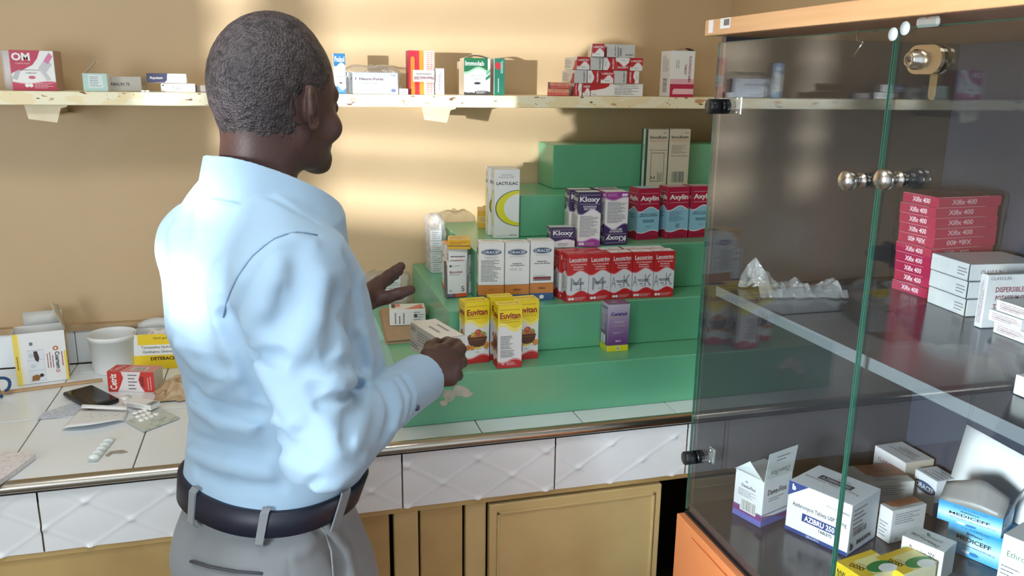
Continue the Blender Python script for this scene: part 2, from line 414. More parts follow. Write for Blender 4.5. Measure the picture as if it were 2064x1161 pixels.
cup('fixed_panel', CX0, cx(357, 1130), 0, top, y=YF+.018, m=CREAMD)
# upstand of tiles under a plaster ledge
b = MB(); zu0, zu1 = ZC, float(ony(337, 655, -.012)[2])
for a, c in zip(xs[:-1], xs[1:]): b.box((a+.001, -.014, zu0+.001), (c-.001, -.001, zu1), TILE, bev=.0008)
b.box((CX0, -.02, zu1), (CX1, -.001, zu1+.016), mat('stained_plaster_ledge', (196, 168, 130), .8, noise=(14, .7), c2=(140, 112, 84)))
cpart(b, 'upstand')

# ------------------------------------------------------------------ wall shelf with chipped paint
def shelf_paint():
    m = bpy.data.materials.new('chipped_cream_paint'); m.use_nodes = True; nt = m.node_tree; b = nt.nodes['Principled BSDF']
    tc = nt.nodes.new('ShaderNodeTexCoord'); mp = nt.nodes.new('ShaderNodeMapping'); mp.inputs['Scale'].default_value = (1, 1, 2.5)
    nt.links.new(tc.outputs['Object'], mp.inputs['Vector'])
    def rng(sc, lo, hi, det=3):
        n = nt.nodes.new('ShaderNodeTexNoise'); n.inputs['Scale'].default_value = sc; n.inputs['Detail'].default_value = det
        nt.links.new(mp.outputs[0], n.inputs['Vector']); r = nt.nodes.new('ShaderNodeMapRange'); r.inputs[1].default_value = lo; r.inputs[2].default_value = hi
        nt.links.new(n.outputs['Fac'], r.inputs[0]); return r
    a = rng(13, .52, .54); c = rng(24, .665, .68, 5); d = rng(40, .68, .70, 2)
    col = lin((246, 238, 205))+(1,)
    prev = None
    for fac, cc in ((a, (243, 226, 180)), (c, (206, 160, 116)), (d, (128, 92, 62))):
        mx = nt.nodes.new('ShaderNodeMixRGB'); mx.inputs[2].default_value = lin(cc)+(1,)
        if prev is None: mx.inputs[1].default_value = col
        else: nt.links.new(prev.outputs[0], mx.inputs[1])
        nt.links.new(fac.outputs[0], mx.inputs[0]); prev = mx
    nt.links.new(prev.outputs[0], b.inputs['Base Color']); b.inputs['Roughness'].default_value = .45
    bp = nt.nodes.new('ShaderNodeBump'); bp.inputs['Strength'].default_value = .6; bp.inputs['Distance'].default_value = .002
    nt.links.new(c.outputs[0], bp.inputs['Height']); bp.invert = True; nt.links.new(bp.outputs[0], b.inputs['Normal'])
    return m
SHP = shelf_paint()
shelf = empty('wall_shelf', (0, 0, ZS)); tag(shelf, 'long cream painted wooden shelf with chipped front edge on the back wall', 'shelf')
b = MB(); b.box((XL+.01, YS, -TS), (XR-.01, -.001, 0), SHP, bev=.0015); o = b.build('shelf_board', parent=shelf)
BRK = mat('cream_painted_iron', (236, 222, 190), .45, noise=(20, .3), c2=(190, 160, 120))
for pxa in (88, 880):
    c = float(ony(pxa, 225, YS+.03)[0]); b = MB(); t = .004; L = .17; Hh = .16; wd = .04
    # angle iron arm below the board: broad face to the room, its lower edge rising to the right
    x0, x1 = c-.038, c+.036
    for (ya, yb, k) in ((YS+.028, YS+.032, 1.0),):
        pts = [(x0, -TS-.0003), (x1+.014, -TS-.0003), (x1+.014, -TS-.004), (x1, -TS-.008), (x1-.010, -TS-.040), (x0+.006, -TS-.032)]
        b.raw([(x, ya, z) for x, z in pts]+[(x, yb, z) for x, z in pts], [(5,4,3,2,1,0), tuple(range(6, 12))]+[(q, (q+1) % 6, 6+(q+1) % 6, 6+q) for q in range(6)], BRK)
    b.box((x1-.030, YS+.03, -TS-.026), (x1-.012, -.002, -TS-.0225), BRK); b.box((x1-.030, YS+.03, -TS-.024), (x1-.0265, -.002, -TS-.0005), BRK)
    b.build('bracket', parent=shelf)

# ------------------------------------------------------------------ green stepped display stand
def green_paint():
    return mat('green_gloss_paint', (100, 174, 134), .26, spec=.9, noise=(5, .35, .4, .75), c2=(84, 154, 112), bump=(30, .12, .002))
GREEN = green_paint()
SY = [-.6406, -.5302, -.4305, -.2658, -.1411]; SZ = [.9961, 1.1077, 1.2245, 1.3333, 1.4538]
SX = [.2365, .3625, float(onz(955, 476, 1.2245)[0]) if False else .455, .5556, .7359]; SXR = XR-.01
stand = empty('display_stand', ((SX[0]+SXR)/2, -.32, ZC)); tag(stand, 'green painted wooden stepped display stand on the white counter', 'display stand')
so = Vector(stand.location)
zprev = ZC+.0005
SX[2] = float(ony(958, 480, SY[2])[0])
SX[3] = float(ony(985, 372, SY[3])[0])+.085
for i in range(5):
    b = MB(); b.box((SX[i], SY[i], zprev), (SXR, -.022 if i == 0 else -.004, SZ[i]), GREEN, bev=.002)
    if i == 0:
        sc = mat('torn_paper_remnant', (198, 190, 176), .9, noise=(60, .7), c2=(110, 140, 110))
    o = b.build('step', parent=stand); o.location = -so; zprev = SZ[i]+.0003
b = MB(); e = SY[0]-.0006; rd = random.Random(4); n_ = 0
for cxp, cyp, n, r in ((905, 800, 9, 16), (925, 790, 9, 15), (942, 793, 8, 12), (893, 812, 7, 9)):
    pts = []
    for k in range(n):
        a = 2*math.pi*k/n; q = r*(.6+.7*rd.random()); p = ony(cxp+q*math.cos(a), cyp+q*math.sin(a)*.8, e); pts.append(p)
    b.poly([(q_[0], q_[1]-.00025*n_, q_[2]) for q_ in pts[::-1]], sc); n_ += 1
o = b.build('paper_remnant', parent=stand); o.location = -so

# ------------------------------------------------------------------ glass display cabinet
YG, ZB, ZT, ZT2 = -.9325, .7618, 1.7058, 1.733
ORG = bpy.data.materials.new('orange_beech_veneer'); ORG.use_nodes = True
nt = ORG.node_tree; bs = nt.nodes['Principled BSDF']; tc = nt.nodes.new('ShaderNodeTexCoord'); mp = nt.nodes.new('ShaderNodeMapping'); mp.inputs['Scale'].default_value = (3, 1.2, 22)
nz = nt.nodes.new('ShaderNodeTexNoise'); nz.inputs['Scale'].default_value = 3; nz.inputs['Detail'].default_value = 6; rp = nt.nodes.new('ShaderNodeValToRGB')
rp.color_ramp.elements[0].color = lin((206, 156, 110))+(1,); rp.color_ramp.elements[1].color = lin((222, 174, 126))+(1,); rp.color_ramp.elements[0].position = .3; rp.color_ramp.elements[1].position = .7
nt.links.new(tc.outputs['Object'], mp.inputs[0]); nt.links.new(mp.outputs[0], nz.inputs['Vector']); nt.links.new(nz.outputs['Fac'], rp.inputs[0]); nt.links.new(rp.outputs[0], bs.inputs['Base Color'])
bs.inputs['Roughness'].default_value = .35
ORG2 = mat('orange_beech_door_veneer', (192, 118, 72), .35, noise=(7, .35), c2=(172, 98, 56))
PANEL = mat('dark_grey_laminate', (60, 58, 62), .3, noise=(9, .2))
PANELB = mat('slate_back_panel', (60, 64, 78), .35)
SHELFM = mat('grey_shelf_laminate', (66, 64, 72), .16, noise=(9, .15))
EDGE = mat('pale_grey_edge_strip', (98, 104, 110), .35)
GLASS = clear_mat('smoked_door_glass', (.93, .95, .945), 2.1)
GEDGE = mat('green_glass_edge', (36, 74, 62), .15)
CHROME = mat('chrome', (205, 200, 192), .16, metal=1.)
BLK = mat('black_plastic', (22, 23, 26), .3)
YN = -2.12       # near end of the cabinet
XB = XR-.008
cab = empty('display_cabinet', ((X0+XR)/2, -1.5, 0)); tag(cab, 'tall display cabinet with smoked glass doors and orange beech top at the right', 'display cabinet')
co = Vector(cab.location)
def kpart(mb, name, par=None):
    o = mb.build(name)
    if par is None: o.parent = cab; o.location = -co
    else: o.parent = par
    return o
xf = X0-.0215
b = MB(); b.box((xf, YN-.02, ZT), (XB, -.915, ZT2), ORG, bev=.001); topb = kpart(b, 'top_board')
p = onx(1459, 47, xf-.0006); q = onx(1435, 52, xf-.0006)
st = mat('white_sticker', (232, 232, 230), .5)
b = MB(); b.box((xf-.0008, p[1]-.021, p[2]-.0085), (xf-.0001, p[1]+.012, p[2]+.0085), st)
for k in range(9): b.box((xf-.0011, p[1]-.0185+k*.0021, p[2]-.004), (xf-.0008, p[1]-.0174+k*.0021, p[2]+.0065), BLK)
kpart(b, 'barcode_sticker')
b = MB(); b.box((xf-.0008, q[1]-.004, q[2]-.012), (xf-.0001, q[1]+.012, q[2]+.01), st); kpart(b, 'torn_sticker')
b = MB(); b.box((X0-.02, YN, 0), (XB, YG+.003, ZB-.004), ORG2, bev=.0015); kpart(b, 'base_cabinet')
b = MB(); b.box((xf-.0035, YN+.02, .06), (xf+.001, -1.0, ZB-.02), ORG2, bev=.001); kpart(b, 'base_door')
b = MB(); b.box((X0-.004, YN+.002, ZB-.004), (XB, YG, ZB+.001), BLK); kpart(b, 'base_gasket')
b = MB(); b.box((X0+.006, YN, ZB+.001), (XB-.016, YG-.001, ZB+.016), SHELFM); kpart(b, 'bottom_board')
b = MB(); b.box((X0+.012, YG-.002, ZB+.002), (XB, YG+.014, ZT-.001), PANEL); kpart(b, 'side_panel')
b = MB(); b.box((X0+.012, YN-.014, ZB+.002), (XB, YN, ZT-.001), PANEL); kpart(b, 'side_panel')
b = MB(); b.box((XB-.014, YN, ZB+.002), (XB, YG-.002, ZT-.001), PANELB); kpart(b, 'back_panel')
ZSH = 1.2411
b = MB(); b.box((X0+.03, YN+.001, ZSH-.018), (XB-.015, YG-.003, ZSH), SHELFM); cs = kpart(b, 'shelf_board')
b = MB(); b.box((X0+.0285, YN+.001, ZSH-.0185), (X0+.03, YG-.003, ZSH+.0003), EDGE); o = b.build('edge_strip'); o.parent = cs
b = MB(); b.box((XB-.024, YN+.01, ZSH+.0005), (XB-.0145, YG-.01, ZSH+.012), mat('white_lath', (214, 208, 198), .6)); o = b.build('back_lath'); o.parent = cs

def door(y0, y1, name='glass_door'):
    b = MB(); b.box((X0-.0025, y0+.0005, ZB+.006), (X0+.0025, y1-.0005, ZT-.012), GLASS)
    d = kpart(b, name)
    e = MB()
    for y in (y0, y1): e.box((X0-.0026, y-.0004 if y == y0 else y-.0012, ZB+.006), (X0+.0026, y+.0012 if y == y0 else y+.0004, ZT-.012), GEDGE)
    e.box((X0-.0026, y0+.0013, ZT-.0125), (X0+.0026, y1-.0013, ZT-.0112), GEDGE)
    g = e.build('glass_edge'); g.parent = d
    return d
YM = -1.391
dfar = door(YM+.0015, YG); dnear = door(YN, YM-.0015)
def knob(par, y, z):
    T = Matrix.Translation((X0-.0025, y, z)) @ Matrix.Rotation(-math.pi/2, 4, 'Y')
    b = MB(); b.lathe([(0,0),(.0105,0),(.0105,.003),(.0075,.004),(.007,.011),(.009,.013),(.0105,.015),(.0135,.019),(.0148,.024),(.0135,.029),(.0105,.0325),(.006,.0345),(0,.035)], mat('brushed_nickel', (200,194,186), .24, metal=1.), T)
    T2 = Matrix.Translation((X0+.0025, y, z)) @ Matrix.Rotation(math.pi/2, 4, 'Y')
    b.lathe([(0,0),(.009,0),(.009,.004),(.006,.006),(0,.006)], BLK, T2)
    o = b.build('knob'); o.parent = par
k1 = onx(1741, 363, X0); k2 = onx(1816, 361, X0)
knob(dfar, float(k1[1]), float(k1[2])); knob(dnear, float(k2[1]), float(k2[2]))
def hinge(par, y, z):
    b = MB(); T = Matrix.Translation((X0-.0025, y, z)) @ Matrix.Rotation(-math.pi/2, 4, 'Y')
    b.lathe([(0,.020),(.0125,.020),(.0135,.019),(.0135,.0),(0,0)][::-1], BLK, T, n=26)
    T = Matrix.Translation((X0+.0025, y, z)) @ Matrix.Rotation(math.pi/2, 4, 'Y')
    b.lathe([(0,.0),(.0135,.0),(.0135,.008),(0,.008)], BLK, T, n=26)
    o = b.build('hinge'); o.parent = par
    b = MB(); cl = mat('clear_plastic_bracket', (200, 205, 208), .1, metal=.7)
    b.box((X0+.011, y-.012, z-.006), (X0+.04, y+.004, z-.002), cl, bev=.001); b.box((X0+.036, y-.014, z-.014), (X0+.04, y+.006, z+.018), cl, bev=.001)
    for dz in (.014, -.010): b.tube([(X0+.030, y-.006, z+dz), (X0+.042, y-.006, z+dz)], .0035, CHROME, 10)
    p = b.build('hinge_arm'); p.parent = o
for pp in ((1447, 215), (1398, 930)):
    h = onx(pp[0], pp[1], X0-.01); hinge(dfar, -.948, float(h[2]))
# stadium shaped cam lock on the near door
lk = onx(1866, 120, X0-.004)
ly, lz = float(lk[1]), float(lk[2])
def stadium(hw, r, n=12):
    pts = []
    for k in range(n+1): a = -math.pi/2+math.pi*k/n; pts.append((hw+r*math.cos(a), r*math.sin(a)))
    for k in range(n+1): a = math.pi/2+math.pi*k/n; pts.append((-hw+r*math.cos(a), r*math.sin(a)))
    return pts
def extr(b, pts, x0, x1, cy, cz, m):
    n = len(pts); vs = [(x0, cy-u, cz+v) for u, v in pts]+[(x1, cy-u, cz+v) for u, v in pts]
    b.raw(vs, [tuple(range(n))[::-1], tuple(range(n, 2*n))]+[(i, (i+1) % n, n+(i+1) % n, n+i) for i in range(n)], m)
b = MB(); brass = mat('satin_nickel_plate', (214, 200, 176), .25, metal=1.)
extr(b, stadium(.0125, .0175), X0-.0075, X0-.0026, ly, lz, brass); extr(b, stadium(.0125, .0175), X0+.0026, X0+.0075, ly, lz, brass)
T = Matrix.Translation((X0-.0075, ly+.010, lz)) @ Matrix.Rotation(-math.pi/2, 4, 'Y')
b.lathe([(.0125,0),(.0125,.004),(.0105,.0055),(.0095,.0125),(.0075,.0135),(.006,.0125),(0,.0125)], CHROME, T)
b.box((X0-.0208, ly+.009, lz-.003), (X0-.0198, ly+.011, lz+.003), BLK)
lock = b.build('lock'); lock.parent = dnear
b = MB(); extr(b, [(u*1., v) for u, v in [(v2, u2) for u2, v2 in stadium(.016, .0065)]], X0+.0078, X0+.0098, ly-.004, lz-.026, brass); o = b.build('cam_tongue'); o.parent = lock
b = MB(); wp = mat('felt_pad', (205, 212, 214), .7)
for pp, dd in (((1801, 69), dfar), ((1825, 57), dnear)):
    h = onx(pp[0], pp[1], X0-.003); T = Matrix.Translation((X0-.0027, float(h[1]), float(h[2]))) @ Matrix.Rotation(-math.pi/2, 4, 'Y')
    b = MB(); b.lathe([(0,0),(.0085,0),(.0085,.0015),(0,.0015)], wp, T, n=20); o = b.build('bumper_pad'); o.parent = dd
h = onx(1870, 45, X0-.003); b = MB(); b.box((X0-.010, float(h[1])-.024, float(h[2])-.006), (X0-.0028, float(h[1])+.014, float(h[2])+.006), mat('clear_catch', (190,196,198), .12, metal=.6), bev=.003)
b.tube([(X0-.006, float(h[1])-.004, float(h[2])), (X0-.006, float(h[1])-.004, ZT-.001)], .003, CHROME, 10); o = b.build('catch'); o.parent = dnear
h = onx(1731, 85, X0+.006); b = MB(); cl = mat('wire_clip', (220,222,222), .2, metal=1.)
b.tube([(X0+.004, float(h[1]), float(h[2])+.02), (X0+.004, float(h[1])+.002, float(h[2])+.002), (X0+.004, float(h[1])-.012, float(h[2])), (X0+.004, float(h[1])+.006, float(h[2])-.02)], .0012, cl, 8)
o = b.build('wire_clip'); o.parent = dfar
# ------------------------------------------------------------------ person: distance-field sculpture turned into meshes
PH = math.radians(38)
PF = np.array([math.cos(PH), math.sin(PH), 0.]); PR = np.array([math.sin(PH), -math.cos(PH), 0.]); PU = np.array([0, 0, 1.])
PO = atd(528, 600, 1.25); PO[2] = 0
def pw(a, b, z): return PO+PF*a+PR*b+PU*z
def to_abz(p): q = p-PO; return q@PF, q@PR, p[..., 2]
HH = math.radians(40)        # where the head faces
HF = np.array([math.cos(HH), math.sin(HH), 0.]); HR = np.array([math.sin(HH), -math.cos(HH), 0.])
tl = math.radians(4)         # slight nod
HF2 = HF*math.cos(tl)-PU*math.sin(tl); HU = PU*math.cos(tl)+HF*math.sin(tl)
H0 = atd(564, 205, 1.215); HS = .93
def hw(u, v, w): return H0+HF2*u+HR*v+HU*w

def smin(a, b, k):
    h = np.clip(.5+.5*(b-a)/k, 0, 1); return b*(1-h)+a*h-k*h*(1-h)
def smax(a, b, k): return -smin(-a, -b, k)
def sph(p, c, r): return np.sqrt(((p-c)**2).sum(-1))-r
def cap(p, a, b, ra, rb=None):
    rb = ra if rb is None else rb; a = np.asarray(a); b = np.asarray(b); ab = b-a
    t = np.clip(((p-a)@ab)/(ab@ab), 0, 1); q = p-a-t[..., None]*ab
    return np.sqrt((q**2).sum(-1))-(ra+(rb-ra)*t)
def chain(p, pts, rs, k=.004):
    d = None
    for a, b, ra, rb in zip(pts[:-1], pts[1:], rs[:-1], rs[1:]):
        e = cap(p, a, b, ra, rb); d = e if d is None else smin(d, e, k)
    return d
def ell(p, c, ax, r):
    """ellipsoid with axes rows ax and radii r"""
    q = (p-c)@np.asarray(ax).T; r = np.asarray(r, float)
    k0 = np.sqrt(((q/r)**2).sum(-1)); k1 = np.sqrt(((q/r**2)**2).sum(-1))+1e-9
    return k0*(k0-1)/k1

def surface_nets(fn, lo, hi, h, pad=1.6):
    lo = np.asarray(lo, float); n = np.ceil((np.asarray(hi)-lo)/h).astype(int)+1; B = 8
    nb = (n+B-1)//B; n = nb*B+1
    cg = np.stack(np.meshgrid(*[(np.arange(k)+.5)*B*h for k in nb], indexing='ij'), -1)+lo
    cd = fn(cg.reshape(-1, 3)).reshape(nb); keep = np.abs(cd) < B*h*.87*pad
    mask = np.zeros(n, bool); Fv = np.repeat(np.repeat(np.repeat(np.where(cd < 0, -1., 1.).astype(np.float32), B, 0), B, 1), B, 2)
    Fv = np.pad(Fv, ((0, 1),)*3, mode='edge')
    for i, j, k in np.argwhere(keep): mask[i*B:i*B+B+1, j*B:j*B+B+1, k*B:k*B+B+1] = True
    idx = np.argwhere(mask)
    for s in range(0, len(idx), 60000):
        q = idx[s:s+60000]; Fv[q[:, 0], q[:, 1], q[:, 2]] = fn(lo+q*h)
    S = Fv < 0
    cnt = np.zeros(n-1, np.int8)
    for a in (0, 1):
        for b_ in (0, 1):
            for c in (0, 1): cnt += S[a:n[0]-1+a, b_:n[1]-1+b_, c:n[2]-1+c]
    act = np.argwhere((cnt > 0) & (cnt < 8)); vid = -np.ones(n-1, np.int32); vid[act[:, 0], act[:, 1], act[:, 2]] = np.arange(len(act))
    acc = np.zeros((len(act), 3)); num = np.zeros(len(act))
    cor = [(a, b_, c) for a in (0, 1) for b_ in (0, 1) for c in (0, 1)]
    for A in cor:
        for ax in range(3):
            if A[ax]: continue
            Bc = list(A); Bc[ax] = 1
            f0 = Fv[act[:, 0]+A[0], act[:, 1]+A[1], act[:, 2]+A[2]]; f1 = Fv[act[:, 0]+Bc[0], act[:, 1]+Bc[1], act[:, 2]+Bc[2]]
            cr = (f0 < 0) != (f1 < 0); t = np.where(cr, f0/(f0-f1+1e-12), 0); pt = np.tile(np.array(A, float), (len(act), 1)); pt[:, ax] += t
            acc[cr] += pt[cr]; num[cr] += 1
    V = lo+(act+acc/np.maximum(num, 1)[:, None])*h
    faces = []
    for ax in range(3):
        o1, o2 = [(1, 2), (2, 0), (0, 1)][ax]
        sl0 = [slice(None)]*3; sl1 = [slice(None)]*3; sl0[ax] = slice(0, -1); sl1[ax] = slice(1, None)
        cr = np.argwhere(S[tuple(sl0)] != S[tuple(sl1)]); ok = (cr[:, o1] > 0) & (cr[:, o2] > 0) & (cr[:, o1] < n[o1]-1) & (cr[:, o2] < n[o2]-1); cr = cr[ok]
        ins = S[tuple(sl0)][cr[:, 0], cr[:, 1], cr[:, 2]]
        def cell(d1, d2):
            q = cr.copy(); q[:, o1] += d1; q[:, o2] += d2; return vid[q[:, 0], q[:, 1], q[:, 2]]
        quad = np.stack([cell(-1, -1), cell(0, -1), cell(0, 0), cell(-1, 0)], 1); quad[~ins] = quad[~ins][:, ::-1]
        faces.append(quad[(quad >= 0).all(1)])
    return V, np.concatenate(faces)
def mesh_obj(name, V, Fc, m, parent=None, origin=(0, 0, 0)):
    me = bpy.data.meshes.new(name); V = V-np.asarray(origin)
    me.vertices.add(len(V)); me.vertices.foreach_set('co', V.ravel())
    me.loops.add(Fc.size); me.loops.foreach_set('vertex_index', Fc.ravel().astype(np.int32))
    me.polygons.add(len(Fc)); me.polygons.foreach_set('loop_start', np.arange(0, Fc.size, 4, dtype=np.int32))
    me.polygons.foreach_set('use_smooth', np.ones(len(Fc), bool)); me.update(calc_edges=True); me.validate()
    me.materials.append(m); o = bpy.data.objects.new(name, me); COL.objects.link(o)
    if parent is not None: o.parent = parent
    return o
def march(fn, px, py, t0=.7, t1=2.6):
    d = ray(px, py); n = np.linalg.norm(d); t = t0
    for _ in range(160):
        v = float(fn((CAM+d*t)[None])[0])
        if v < .0006: return CAM+d*t
        t += v*.7/n
        if t > t1: return None
    return CAM+d*t

# ---- joints
SHR = atd(583, 560, 1.145); ELR = atd(648, 898, 1.125); WRR = atd(846, 764, 1.385)
SHL = pw(.0, -.138, 1.362); ELL = pw(.11, -.205, 1.12); WRL = atd(722, 606, 1.54)
axH = np.array([HF2, HR, HU])

def head_core(p):
    return head_core0(H0+(p-H0)/HS)*HS
def head_core0(p):
    d = ell(p, hw(-.012, 0, .026), axH, (.102, .080, .103))
    d = smin(d, ell(p, hw(.022, 0, -.030), axH, (.072, .064, .078)), .02)
    for s in (-1, 1):
        d = smin(d, cap(p, hw(-.008, s*.052, -.052), hw(.070, s*.014, -.088), .017, .018), .022)
        d = smin(d, sph(p, hw(.056, s*.050, -.036), .022), .016)
        d = smin(d, cap(p, hw(.080, s*.010, .018), hw(.070, s*.042, .016), .012, .010), .014)
    d = smin(d, sph(p, hw(.082, 0, -.090), .019), .018)
    return d
def neck_shape(p, g=0.):
    d = cap(p, hw(-.030, 0, -.02), pw(-.004, 0, 1.43), .056+g, .054+g)
    return d
def head_full(p):
    d = head_face(H0+(p-H0)/HS)*HS
    return smin(d, neck_shape(p), .022)
def head_face(p):
    d = head_core0(p)
    d = smin(d, cap(p, hw(.088, 0, .004), hw(.106, 0, -.030), .008, .0115), .010)
    for s in (-1, 1):
        d = smin(d, sph(p, hw(.103, s*.012, -.036), .009), .006)
        d = smax(d, -sph(p, hw(.098, s*.032, -.004), .014), .010)
        d = smin(d, sph(p, hw(.078, s*.031, -.004), .0130), .004)
        d = smin(d, cap(p, hw(.098, 0, -.060), hw(.086, s*.022, -.063), .0078, .004), .006)
        d = smin(d, cap(p, hw(.097, 0, -.0725), hw(.084, s*.020, -.067), .0085, .004), .005)
        # ear : leaning shell with rim, bowl and lobe
        ec = hw(-.014, s*.086, -.006)
        le = np.array([HF2*.80-HR*s*.60, HR*s*.80+HF2*.60, HU]); le[2] = HU*.97-HF2*.24; le[2] /= np.linalg.norm(le[2])
        le[0] = np.cross(le[1], le[2]); le[0] /= np.linalg.norm(le[0])
        e = ell(p, ec, le, (.0185, .0062, .0315))
        e = smax(e, -ell(p, ec+le[1]*.0065*1., le, (.0125, .0065, .0225)), .003)
        rim = []
        for k in range(12):
            a = math.radians(-70+k*24); rim.append(ec+le[0]*(-.0165*math.cos(a-math.pi/2+1.57) if False else -.0165*math.cos(a))+le[2]*(.029*math.sin(a))+le[1]*.004)
        e = smin(e, chain(p, rim, [.0034]*12, .001), .003)
        e = smin(e, sph(p, ec-le[2]*.029+le[0]*.002, .0072), .005)
        e = smin(e, ell(p, hw(-.008, s*.078, -.006), le, (.010, .012, .020)), .006)
        d = smin(d, e, .005)
    # goatee
    d = smin(d, ell(p, hw(.080, 0, -.100), axH, (.016, .022, .012)), .006)
    return d

RHAND = dict(palm=[(852, 758, 1.405), (893, 716, 1.452), (908, 742, 1.446), (880, 768, 1.43)],
    fingers=[[(890, 708, 1.45), (912, 694, 1.485), (902, 690, 1.515), (884, 694, 1.525)],
             [(908, 718, 1.45), (927, 704, 1.480), (920, 694, 1.512), (900, 694, 1.528)],
             [(915, 740, 1.446), (930, 730, 1.475), (926, 716, 1.508), (908, 712, 1.520)],
             [(908, 763, 1.440), (922, 757, 1.466), (920, 742, 1.495), (904, 736, 1.508)]],
    thumb=[(862, 742, 1.415), (862, 716, 1.435), (868, 699, 1.462), (880, 690, 1.482)])
LHAND = dict(palm=[(728, 606, 1.55), (768, 572, 1.585), (772, 592, 1.58), (752, 610, 1.57)],
    fingers=[[(766, 570, 1.585), (784, 555, 1.60), (797, 546, 1.61), (808, 537, 1.615)],
             [(764, 574, 1.60), (782, 557, 1.63), (794, 551, 1.645), (804, 547, 1.655)],
             [(760, 580, 1.615), (776, 563, 1.648), (788, 558, 1.665), (797, 556, 1.675)],
             [(756, 588, 1.62), (768, 573, 1.648), (778, 568, 1.66), (786, 566, 1.67)]],
    thumb=[(752, 606, 1.565), (778, 600, 1.57), (804, 592, 1.578), (828, 584, 1.588)])
def hand_sdf(p, H, W):
    P = [atd(*q) for q in H['palm']]; d = None
    ks = [atd(*f[0]) for f in H['fingers']]
    for k, f in enumerate(ks):
        e = cap(p, P[0]*(1-.08*k)+P[3]*.08*k, f, .0180, .0140); d = e if d is None else smin(d, e, .012)
    for k, f in enumerate(H['fingers']):
        r = [.0112, .0115, .0108, .0098][k]; q = [atd(*x) for x in f]
        d = smin(d, chain(p, q, [r*1.08, r, r*.94, r*.80], .003), .0035)
    q = [atd(*x) for x in H['thumb']]; d = smin(d, chain(p, q, [.0150, .0125, .0112, .0092], .004), .007)
    return smin(d, cap(p, W, P[0], .0235, .0205), .012)
RB = [pw(0, 0, 0)]
def arm_skin(p, S, E, W): return smin(cap(p, S, E, .048, .040), cap(p, E, W, .040, .0245), .015)
TZ = np.array([.80,.90,.94,.98,1.01,1.05,1.10,1.18,1.25,1.34,1.40,1.44,1.50])
TD = np.array([.122,.112,.108,.106,.108,.122,.127,.131,.130,.112,.082,.055,.03])
TB = np.array([.160,.145,.138,.135,.138,.152,.154,.160,.162,.162,.145,.105,.05])
TA = np.array([.008,.0,-.006,-.010,-.004,.022,.036,.034,.014,.004,-.002,-.008,-.010])
def loft(p, Z, Ac, Dd, Bb, g=0., e=2.3, z0=None, z1=None):
    a, b, z = to_abz(p); ac = np.interp(z, Z, Ac); D_ = np.interp(z, Z, Dd)+g; B_ = np.interp(z, Z, Bb)+g
    D_ = np.maximum(D_, .01); B_ = np.maximum(B_, .01)
    x = np.abs((a-ac)/D_); y = np.abs(b/B_); k = (x**e+y**e)**(1/e)
    gr = np.sqrt((x/D_)**2+(y/B_)**2)/np.maximum(np.sqrt(x*x+y*y), 1e-6)
    d = (k-1)/np.maximum(gr, 1e-6)*.95
    if z0 is not None: d = np.maximum(d, z0-z)
    if z1 is not None: d = smax(d, z-z1, .02)
    return d
def body_fn(p):
    d = head_full(p)
    t = loft(p, TZ, TA, TD, TB, -.022, z0=.94, z1=1.42)
    t = smin(t, cap(p, SHR-PR*.03, SHL+PR*.03, .045), .03)
    t = smin(t, cap(p, pw(-.03, .10, 1.40), pw(-.01, .02, 1.45), .03, .034), .03)
    t = smin(t, cap(p, pw(-.03, -.10, 1.40), pw(-.01, -.02, 1.45), .03, .034), .03)
    d = smin(d, t, .03)
    for S, E, W, H in ((SHR, ELR, WRR, RHAND), (SHL, ELL, WRL, LHAND)):
        arm = arm_skin(p, S, E, W); d = smin(d, arm, .02); d = smin(d, hand_sdf(p, H, W), .008)
    return d

def skin_material():
    m = bpy.data.materials.new('dark_brown_skin'); m.use_nodes = True; nt = m.node_tree; b = nt.nodes['Principled BSDF']
    tc = nt.nodes.new('ShaderNodeTexCoord'); n = nt.nodes.new('ShaderNodeTexNoise'); n.inputs['Scale'].default_value = 14; n.inputs['Detail'].default_value = 5
    nt.links.new(tc.outputs['Object'], n.inputs['Vector']); r = nt.nodes.new('ShaderNodeValToRGB')
    r.color_ramp.elements[0].position = .3; r.color_ramp.elements[0].color = lin((68, 47, 43))+(1,); r.color_ramp.elements[1].position = .75; r.color_ramp.elements[1].color = lin((94, 66, 60))+(1,)
    nt.links.new(n.outputs['Fac'], r.inputs[0]); nt.links.new(r.outputs[0], b.inputs['Base Color'])
    b.inputs['Roughness'].default_value = .5; b.inputs['Specular IOR Level'].default_value = .45
    n2 = nt.nodes.new('ShaderNodeTexNoise'); n2.inputs['Scale'].default_value = 260; nt.links.new(tc.outputs['Object'], n2.inputs['Vector'])
    bp = nt.nodes.new('ShaderNodeBump'); bp.inputs['Strength'].default_value = .25; bp.inputs['Distance'].default_value = .0012
    nt.links.new(n2.outputs['Fac'], bp.inputs['Height']); nt.links.new(bp.outputs[0], b.inputs['Normal'])
    return m
